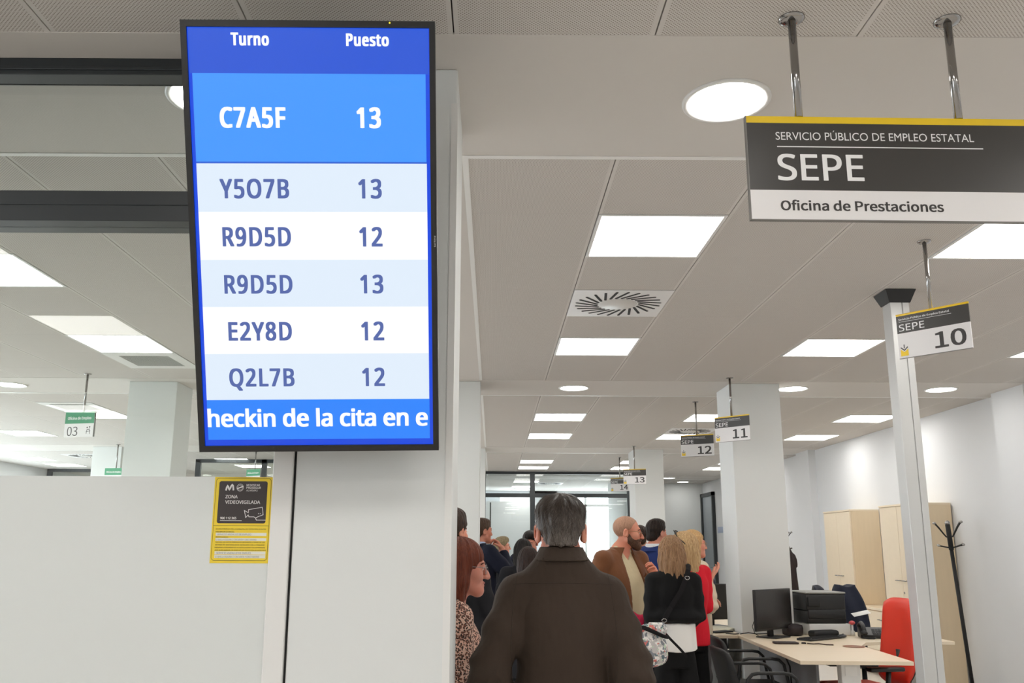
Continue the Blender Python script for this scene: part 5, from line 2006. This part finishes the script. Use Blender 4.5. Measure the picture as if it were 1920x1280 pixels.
# woman in the animal print blouse
def print_mat():
    q = NT('animal_print')
    v = q.coords((1, 1, 1))
    nz = q.noise(14.0, 2.0)
    def spots(scale, thr):
        vo = q.n('ShaderNodeTexVoronoi', feature='F1')
        vo.inputs['Scale'].default_value = scale
        vo.inputs['Randomness'].default_value = 0.9
        q.l(v, vo.inputs['Vector'])
        return q.math('LESS_THAN', q.math('ADD', vo.outputs['Distance'], q.math('MULTIPLY', nz, 0.16)), thr), vo
    s1, vo = spots(118.0, 0.60)
    sep = q.n('ShaderNodeSeparateXYZ')
    q.l(v, sep.inputs[0])
    hi = q.math('GREATER_THAN', q.math('ADD', sep.outputs[2], q.math('MULTIPLY', nz, 0.12)), 1.21)
    ground = q.mix(q.noise(9.0, 2.0), rgb((206, 150, 128)), rgb((222, 196, 178)))
    low = q.mix(s1, rgb((196, 184, 172)), rgb((24, 20, 20)))
    ve = q.n('ShaderNodeTexVoronoi', feature='DISTANCE_TO_EDGE')
    ve.inputs['Scale'].default_value = 105.0
    q.l(v, ve.inputs['Vector'])
    net = q.math('LESS_THAN', q.math('ADD', ve.outputs['Distance'], q.math('MULTIPLY', nz, 0.10)), 0.155)
    inner, _v = spots(118.0, 0.36)
    up = q.mix(s1, ground, rgb((40, 28, 26)))
    up = q.mix(inner, up, rgb((136, 78, 58)))
    q.l(q.mix(hi, low, up), q.b.inputs['Base Color'])
    q.b.inputs['Roughness'].default_value = 0.8
    q.bump(q.noise(8.0, 3.0), 0.3, 0.03)
    return q.m
GOLD = mat('gold_wire', (178, 146, 110), 0.3, metal=0.8)
STEEL = mat('steel_wire', (150, 146, 146), 0.3, metal=0.8)
person('woman with auburn bob and thin glasses in an animal print blouse, beside the column', -0.145, 3.46, -80, 1.50, head=(-4, -2, 0),
    top=dict(name='blouse', m=print_mat(), hem=0.80, sleeve=(0.074, 0.066, 0.050), wrinkle=0.004, neck=0.07, h=0.008),
    bottom=dict(m=TR_BLACK), hair=dict(style='bob', c=(84, 40, 28), c2=(122, 62, 42), len=0.185, vol=1.0, back=0.066, tex=0.002), tone=(200, 148, 130), glasses=(STEEL, 'round'), h=0.0042, wide=1.05, belly=0.02)

# man with dark hair behind the auburn woman
SU_BLACK = cloth('black_suit', (26, 26, 30))
SU_NAVY = cloth('navy_suit', (26, 30, 46), var=0.06)
SU_BLUE = cloth('blue_suit', (40, 56, 112), var=0.06)
SH_WHITE = cloth('white_shirt', (228, 230, 236), var=0.02)
SH_BLUE = cloth('pale_blue_shirt', (190, 204, 232), var=0.02)
person('man with neat dark hair standing behind the auburn-haired woman, mostly hidden by the column', -0.235, 4.62, -24, 1.662, head=(-8, 0, 0),
    top=dict(name='jacket', m=SU_BLACK, hem=0.80, collar=dict(z=(1.475, 1.545), r=(0.085, 0.066)), h=0.011), bottom=dict(m=TR_DARK),
    hair=dict(style='short', c=(40, 28, 22), c2=(66, 48, 38), vol=1.2, tex=0.0015), tone=(206, 150, 126), h=0.006)

# man in navy suit, hand at his chin
person('man in a navy suit turned away, hand raised to his chin', -0.135, 9.0, -52, 1.75, head=(-4, 0, 0),
    arms={1: ((0.285, 0.17, 1.20), (0.085, 0.225, 1.455), (-0.35, -0.3, 0.75), (-0.5, -0.75, 0.0), 0.75, 1)},
    top=dict(name='suit_jacket', m=SU_NAVY, hem=0.76, collar=dict(z=(1.455, 1.515), r=(0.105, 0.076)), h=0.010, cuff=0.86, inf=0.006), shirt=dict(m=SH_BLUE),
    bottom=dict(m=TR_NAVY), hair=dict(style='short', c=(58, 42, 32), c2=(92, 72, 58), vol=0.9, tex=0.0012), tone=(206, 148, 124), h=0.006, wide=1.05)
# collar of the pale shirt shows at his nape

person('short-haired woman with dark glasses beyond the man in the navy suit', 0.10, 11.6, -78, 1.59, head=(0, 0, 0),
    arms={1: ((0.24, 0.05, 1.16), (0.20, 0.27, 1.22), (0.0, 0.7, 0.65), (-1, 0, 0.2), 0.4, 1)},
    top=dict(name='cardigan', m=SU_BLACK, hem=0.80, h=0.012), bottom=dict(m=TR_DARK),
    hair=dict(style='short', c=(96, 84, 62), c2=(146, 130, 100), vol=1.5, tex=0.002), tone=(214, 164, 142), glasses=(M_['black_matt'], 'square'), h=0.007)

TIE = cloth('navy_tie', (40, 48, 96))
person('dark-haired man in dark suit and tie facing this way, looking down', 0.42, 9.6, 172, 1.65, head=(-6, -16, 0),
    top=dict(name='suit_jacket', m=SU_NAVY, hem=0.76, open=(0.055, 0.01), open_top=1.52, collar=dict(z=(1.455, 1.515), r=(0.105, 0.078)), h=0.011, inf=0.004), shirt=dict(m=SH_WHITE), tie=TIE,
    bottom=dict(m=TR_NAVY), hair=dict(style='short', c=(20, 16, 15), c2=(38, 30, 27), vol=1.3, tex=0.0015), tone=(212, 152, 128), h=0.006)
person('woman with sleek black hair and black coat, her back turned, before the man in tie', 0.275, 7.9, 12, 1.535, head=(0, 0, 0),
    top=dict(name='coat', m=SU_BLACK, hem=0.60, h=0.012), bottom=dict(m=TR_BLACK), hair=dict(style='long', c=(14, 12, 12), c2=(34, 28, 26), len=0.24, vol=0.92, back=0.06, tex=0.002), h=0.008)
person('shorter woman with dark brown hair, her back turned, just behind the grey-haired man', 0.28, 7.0, -6, 1.468, head=(0, -4, 0),
    top=dict(name='coat', m=SU_BLACK, hem=0.60, h=0.012), bottom=dict(m=TR_BLACK), hair=dict(style='long', c=(24, 17, 15), c2=(52, 36, 30), len=0.20, vol=1.0, back=0.065, tex=0.002), h=0.008)
person('woman with brown hair and pale scarf, glimpsed beyond the neck of the grey-haired man', 0.755, 8.6, 20, 1.565, head=(0, 0, 0),
    top=dict(name='coat', m=cloth('pale_scarf_coat', (206, 186, 178)), hem=0.60, h=0.012), bottom=dict(m=TR_DARK), hair=dict(style='long', c=(48, 32, 26), c2=(82, 56, 44), len=0.16, vol=0.9, back=0.06, tex=0.002), h=0.008)

# bald man with a beard, brown jacket over beige shirt
BJ = cloth('brown_suede_jacket', (112, 70, 42), var=0.10, bump=0.3, sheen=0.2)
BS = cloth('beige_linen_shirt', (206, 192, 158), var=0.04, bump=0.5)
bald, _b = person('bald bearded man with glasses in an open brown jacket over a beige shirt', 0.965, 6.62, -143, 1.705, head=(46, -3, 0),
    arms={-1: ((-0.275, 0.03, 1.165), (-0.14, 0.175, 1.30), (0.25, 0.45, 0.6), (0.6, -0.3, -0.2), 0.85, 1), 1: ((0.275, -0.05, 1.14), (0.275, 0.04, 0.88), (0.0, 0.1, -1.0), (-1, 0, 0), 0.35)},
    top=dict(name='jacket', m=BJ, hem=0.80, open=(0.060, 0.105), open_top=1.50, inf=0.008, sleeve=(0.065, 0.062, 0.050), collar=dict(z=(1.445, 1.520), r=(0.118, 0.078), t=0.007, gapw=0.02), h=0.008, cuff=0.9),
    shirt=dict(m=BS, v=1.42, ch=0.040), bottom=dict(m=TR_BEIGE), hair=dict(style='crop', c=(158, 120, 98), c2=(178, 138, 114), tex=0.0003, brow=(70, 48, 36)), tone=(208, 148, 122),
    beard=((66, 46, 36), (104, 78, 62)), glasses=(GOLD, 'square'), h=0.0045, wide=1.10, belly=0.045, jaw=1.05)

person('man with dark brown hair in a black suit and white collar, behind the bearded man', 1.62, 9.75, -8, 1.70, head=(0, 0, 0),
    top=dict(name='suit_jacket', m=SU_BLACK, hem=0.76, collar=dict(z=(1.455, 1.515), r=(0.105, 0.078)), h=0.012), shirt=dict(m=SH_WHITE),
    bottom=dict(m=TR_DARK), hair=dict(style='short', c=(38, 26, 20), c2=(64, 46, 36), vol=1.2, tex=0.002), h=0.007)
person('man in a bright blue suit facing away, behind the woman in black', 1.56, 8.55, -42, 1.735, head=(-8, 0, 0),
    top=dict(name='suit_jacket', m=SU_BLUE, hem=0.74, collar=dict(z=(1.455, 1.515), r=(0.105, 0.078)), h=0.010, inf=0.008), shirt=dict(m=SH_WHITE),
    bottom=dict(m=TR_NAVY), hair=dict(style='short', c=(26, 20, 18), c2=(50, 38, 32), vol=1.1, tex=0.0015), tone=(214, 158, 136), h=0.0055, wide=1.06)

# woman in black with white hem and wide trousers
BK = cloth('black_knit', (17, 17, 18), var=0.1, bump=0.4)
wm, _b = person('woman with light brown hair in a black sweater over white shirt, back turned', 1.222, 6.08, 3, 1.545, head=(-6, -2, 0),
    arms={1: ((0.170, -0.04, 1.18), (0.150, 0.17, 1.08), (-0.4, 0.8, 0.1), (-0.5, 0, 0.6), 0.5), -1: ((-0.180, -0.04, 1.17), (-0.150, 0.16, 1.05), (0.4, 0.8, -0.1), (0.5, 0, 0.6), 0.5)},
    top=dict(name='sweater', m=BK, hem=1.125, sleeve=(0.060, 0.053, 0.044), inf=0.004, h=0.008, hw=0.178, wrinkle=0.003), shirt=None,
    bottom=dict(m=TR_BLACK, flare=1.5), hair=dict(style='long', c=(112, 82, 58), c2=(168, 132, 98), len=0.235, vol=0.98, back=0.066, tex=0.003), h=0.006, wide=0.88)
WF = Field((-0.3, -0.25, 0.70), (0.3, 0.25, 1.15), 0.009)
WF.loft([(0.82, .172, .142, -.006), (0.92, .168, .136, -.004), (1.12, .158, .128, .006)], 0.03)
WF.warp(lambda X, Y, Z: 0.003 * np.sin(30 * X + 10 * Z))
WF.cut(lambda X, Y, Z: 0.915 + 0.018 * (X / 0.18) ** 2 - Z, 0.004)
WF.mesh('shirt_hem', cloth('white_shirt_hem', (236, 234, 230), var=0.02, bump=0.3), wm)

# floral shoulder bag with its black strap
def floral():
    q = NT('floral_canvas')
    def spot(scale, lo_, hi_, c, under, seed):
        v = q.coords((1, 1, 1))
        mp = q.n('ShaderNodeMapping')
        mp.inputs['Location'].default_value = (seed, seed * 1.7, seed * 0.6)
        q.l(v, mp.inputs['Vector'])
        nz = q.noise(scale, 2.5, mp.outputs[0])
        return q.mix(q.math('GREATER_THAN', nz, lo_), under, c)
    c = rgb((196, 192, 190))
    c = spot(26, 0.50, 0, rgb((128, 132, 138)), c, 1.3)
    c = spot(30, 0.55, 0, rgb((238, 234, 230)), c, 5.1)
    c = spot(24, 0.60, 0, rgb((206, 112, 104)), c, 8.7)
    c = spot(30, 0.60, 0, rgb((92, 112, 122)), c, 3.9)
    c = spot(34, 0.63, 0, rgb((196, 214, 190)), c, 6.6)
    q.l(c, q.b.inputs['Base Color'])
    q.b.inputs['Roughness'].default_value = 0.6
    return q.m
BAG_M = floral()
bag = thing('shoulder_bag', 'floral shoulder bag on a black strap, hanging beside the woman in black', 'bag', (0, 0, 0))
bg = MB()
bxw = MB()
BGF = Field((0.82, 5.60, 0.60), (1.25, 5.98, 1.10), 0.009)
BGF.ell((1.015, 5.80, 0.875), (0.100, 0.062, 0.115), 0.02)
BGF.ell((1.02, 5.81, 0.815), (0.096, 0.070, 0.080), 0.04)
BGF.cone((0.955, 5.80, 0.95), (1.08, 5.80, 0.965), 0.040, 0.040, 0.03)
BGF.warp(lambda X, Y, Z: 0.004 * np.sin(40 * X + 22 * Z))
BGF.mesh('pouch', BAG_M, bag)
MB().rbox(1.00, 1.105, 5.775, 5.83, 0.945, 1.01, 0.012, 3).build('flap', BAG_M, bag)
STR = cloth('black_strap', (24, 22, 24), bump=0.1)
MB().tube([(0.925, 5.745, 0.985), (0.96, 5.725, 0.985), (1.02, 5.72, 0.960), (1.075, 5.725, 0.935), (1.11, 5.74, 0.925)], [0.014, 0.014, 0.013, 0.012, 0.011], 10).build('carry_handle', STR, bag)
def ribbon(pts, wv, name, m, parent, nrm=(0, -1, 0), th=0.004):
    mbx = MB()
    P = [Vector(p) for p in pts]
    rows = []
    for i, p in enumerate(P):
        d = (P[min(i + 1, len(P) - 1)] - P[max(i - 1, 0)]).normalized()
        nr = Vector(nrm[i] if isinstance(nrm, list) else nrm)
        s = d.cross(nr).normalized() * wv / 2
        o = nr * th
        rows.append([mbx.bm.verts.new(q) for q in (p - s, p + s, p + s + o, p - s + o)])
    for a, b in zip(rows, rows[1:]):
        for k in range(4):
            mbx.bm.faces.new((a[k], a[(k + 1) % 4], b[(k + 1) % 4], b[k]))
    mbx.bm.faces.new(rows[0])
    mbx.bm.faces.new(rows[-1][::-1])
    return mbx.build(name, m, parent)
ribbon([(1.105, 5.855, 1.01), (1.17, 5.905, 1.10), (1.245, 5.925, 1.20), (1.285, 5.935, 1.29), (1.305, 5.960, 1.335), (1.315, 6.00, 1.362), (1.318, 6.06, 1.370)], 0.032, 'strap', STR, bag, [(0, -1, 0)] * 4 + [(0, -0.85, 0.5), (0, -0.5, 0.85), (0, -0.1, 1)])
ribbon([(1.105, 5.80, 0.945), (1.155, 5.885, 0.90), (1.215, 5.885, 0.84), (1.26, 5.89, 0.79)], 0.016, 'strap_tail', STR, bag)
for p in ((1.11, 5.845, 1.02), (1.285, 5.918, 1.285)):
    MB().tube([(p[0] + 0.015 * math.cos(a), p[1] - 0.008, p[2] + 0.011 * math.sin(a)) for a in [2 * PI * k / 12 for k in range(12)]], 0.003, 6, closed=True).build('buckle', M_['chrome'], bag)

# folded red jacket held low by the bearded man
RF = Field((0.80, 6.05, 0.70), (1.25, 6.5, 1.20), 0.010)
RF.chain([(0.95, 6.23, 1.0), (1.0, 6.20, 0.94), (1.05, 6.20, 0.99)], [0.05, 0.06, 0.05], 0.03)
RF.chain([(0.86, 6.27, 0.80), (0.93, 6.26, 0.92)], [0.035, 0.05], 0.03)
RF.warp(lambda X, Y, Z: 0.006 * np.sin(50 * X + 30 * Z))
tag(RF.mesh('folded_jacket', cloth('crimson_cloth', (168, 26, 60), bump=0.4)), 'crimson folded garment between the bearded man and the floral bag', 'garment')

# woman in red jacket, sunglasses pushed up in blond hair
RJ = cloth('red_jacket', (214, 30, 48), var=0.05, bump=0.35)
red, _b = person('woman in a bright red jacket with long blond hair and sunglasses on her head', 1.49, 6.82, 28, 1.585, head=(38, 0, 0),
    arms={1: ((0.178, 0.0, 1.15), (0.15, 0.19, 1.04), (-0.4, 0.8, 0.0), (-0.6, 0, 0.5), 0.5), -1: ((-0.178, 0.0, 1.15), (-0.15, 0.19, 1.04), (0.4, 0.8, 0.0), (0.6, 0, 0.5), 0.5)},
    top=dict(name='jacket', m=RJ, hem=0.85, sleeve=(0.064, 0.056, 0.046), h=0.009, inf=0.002), bottom=dict(m=TR_BLACK, flare=1.1),
    hair=dict(style='long', c=(150, 116, 78), c2=(214, 182, 136), len=0.235, vol=0.98, back=0.064, tex=0.0028), tone=(222, 172, 150), h=0.0055, wide=0.88)
hc_ = Vector(red['_head'])
Rr = rotm(rad(38), 0, 0)
def rh(q):
    return hc_ + Vector(Rr @ np.asarray(q, float))
sgl = MB()
for s in (1, -1):
    sgl.tube([rh((s * (0.036 + 0.026 * math.cos(a)), 0.050 - 0.006 * math.cos(a) + 0.012 * math.sin(a), 0.126 + 0.016 * math.sin(a))) for a in [2 * PI * k / 16 for k in range(16)]], 0.004, 6, closed=True)
    sgl.prism([(s * 0.036 + 0.026 * math.cos(a), 0.126 + 0.016 * math.sin(a)) for a in [2 * PI * k / 16 for k in range(16)]], 0.048, 0.051, Matrix(((Rr[0][0], Rr[0][1], Rr[0][2], hc_.x), (Rr[1][0], Rr[1][1], Rr[1][2], hc_.y), (Rr[2][0], Rr[2][1], Rr[2][2], hc_.z), (0, 0, 0, 1))))
    sgl.tube([rh((s * 0.062, 0.046, 0.126)), rh((s * 0.092, 0.02, 0.085)), rh((s * 0.096, -0.045, 0.03)), rh((s * 0.094, -0.06, 0.0))], 0.0045, 6)
sgo = sgl.build('sunglasses', M_['black_matt'])
sgo.matrix_world = Matrix.Translation((1.49, 6.82, 0)) @ Matrix.Rotation(rad(28), 4, 'Z') @ Matrix.Scale(1.585 / 1.75, 4)
tag(sgo, 'dark sunglasses pushed up in the blond hair of the woman in red', 'sunglasses')

# second blond woman, gesturing with open hands
CR = cloth('cream_top', (214, 200, 178), var=0.05)
person('blond woman in a cream top beyond the woman in red, raising an open hand', 1.69, 7.56, -72, 1.61, head=(-6, 2, 0),
    arms={1: ((0.245, 0.02, 1.11), (0.17, 0.075, 1.345), (-0.15, 0.80, 0.55), (-0.4, -0.45, 0.8), 0.35, 1),
          -1: ((-0.235, 0.03, 1.12), (-0.15, 0.20, 1.16), (0.25, 0.9, -0.25), (0.3, 0, -0.8), 0.4, 1)},
    top=dict(name='blouse', m=CR, hem=0.84, h=0.010, cuff=0.72), bottom=dict(m=cloth('grey_skirt', (92, 90, 90))), hair=dict(style='long', c=(170, 130, 86), c2=(222, 186, 136), len=0.22, vol=0.95, back=0.062, tex=0.0025),
    tone=(216, 164, 142), glasses=(GOLD, 'round'), h=0.0055)

# coat hanging on the far stand
CF_ = Field((3.85, 12.4, 0.8), (4.65, 13.2, 1.75), 0.014)
CF_.loft([(0.88, .15, .10, 12.72), (1.1, .15, .10, 12.72), (1.4, .12, .085, 12.75), (1.58, .05, .05, 12.78)], 0.04, cx=4.19)
CF_.warp(lambda X, Y, Z: 0.012 * np.sin(55 * X + 8 * Z))
tag(CF_.mesh('hanging_coat', COATM), 'dark brown coat hanging on the coat stand behind the square column', 'coat')
# jacket draped over the navy chair
DJ = Field((3.0, 8.2, 0.55), (3.95, 9.05, 1.35), 0.012)
DJ.loft([(0.62, .20, .16, 8.72), (0.80, .19, .16, 8.72), (1.0, .15, .15, 8.72), (1.13, .075, .12, 8.72)], 0.04, cx=3.42)
DJ.warp(lambda X, Y, Z: 0.010 * np.sin(40 * X + 14 * Z))
tag(DJ.mesh('draped_jacket', NAVY), 'dark navy jacket draped over the chair behind the printer', 'jacket')
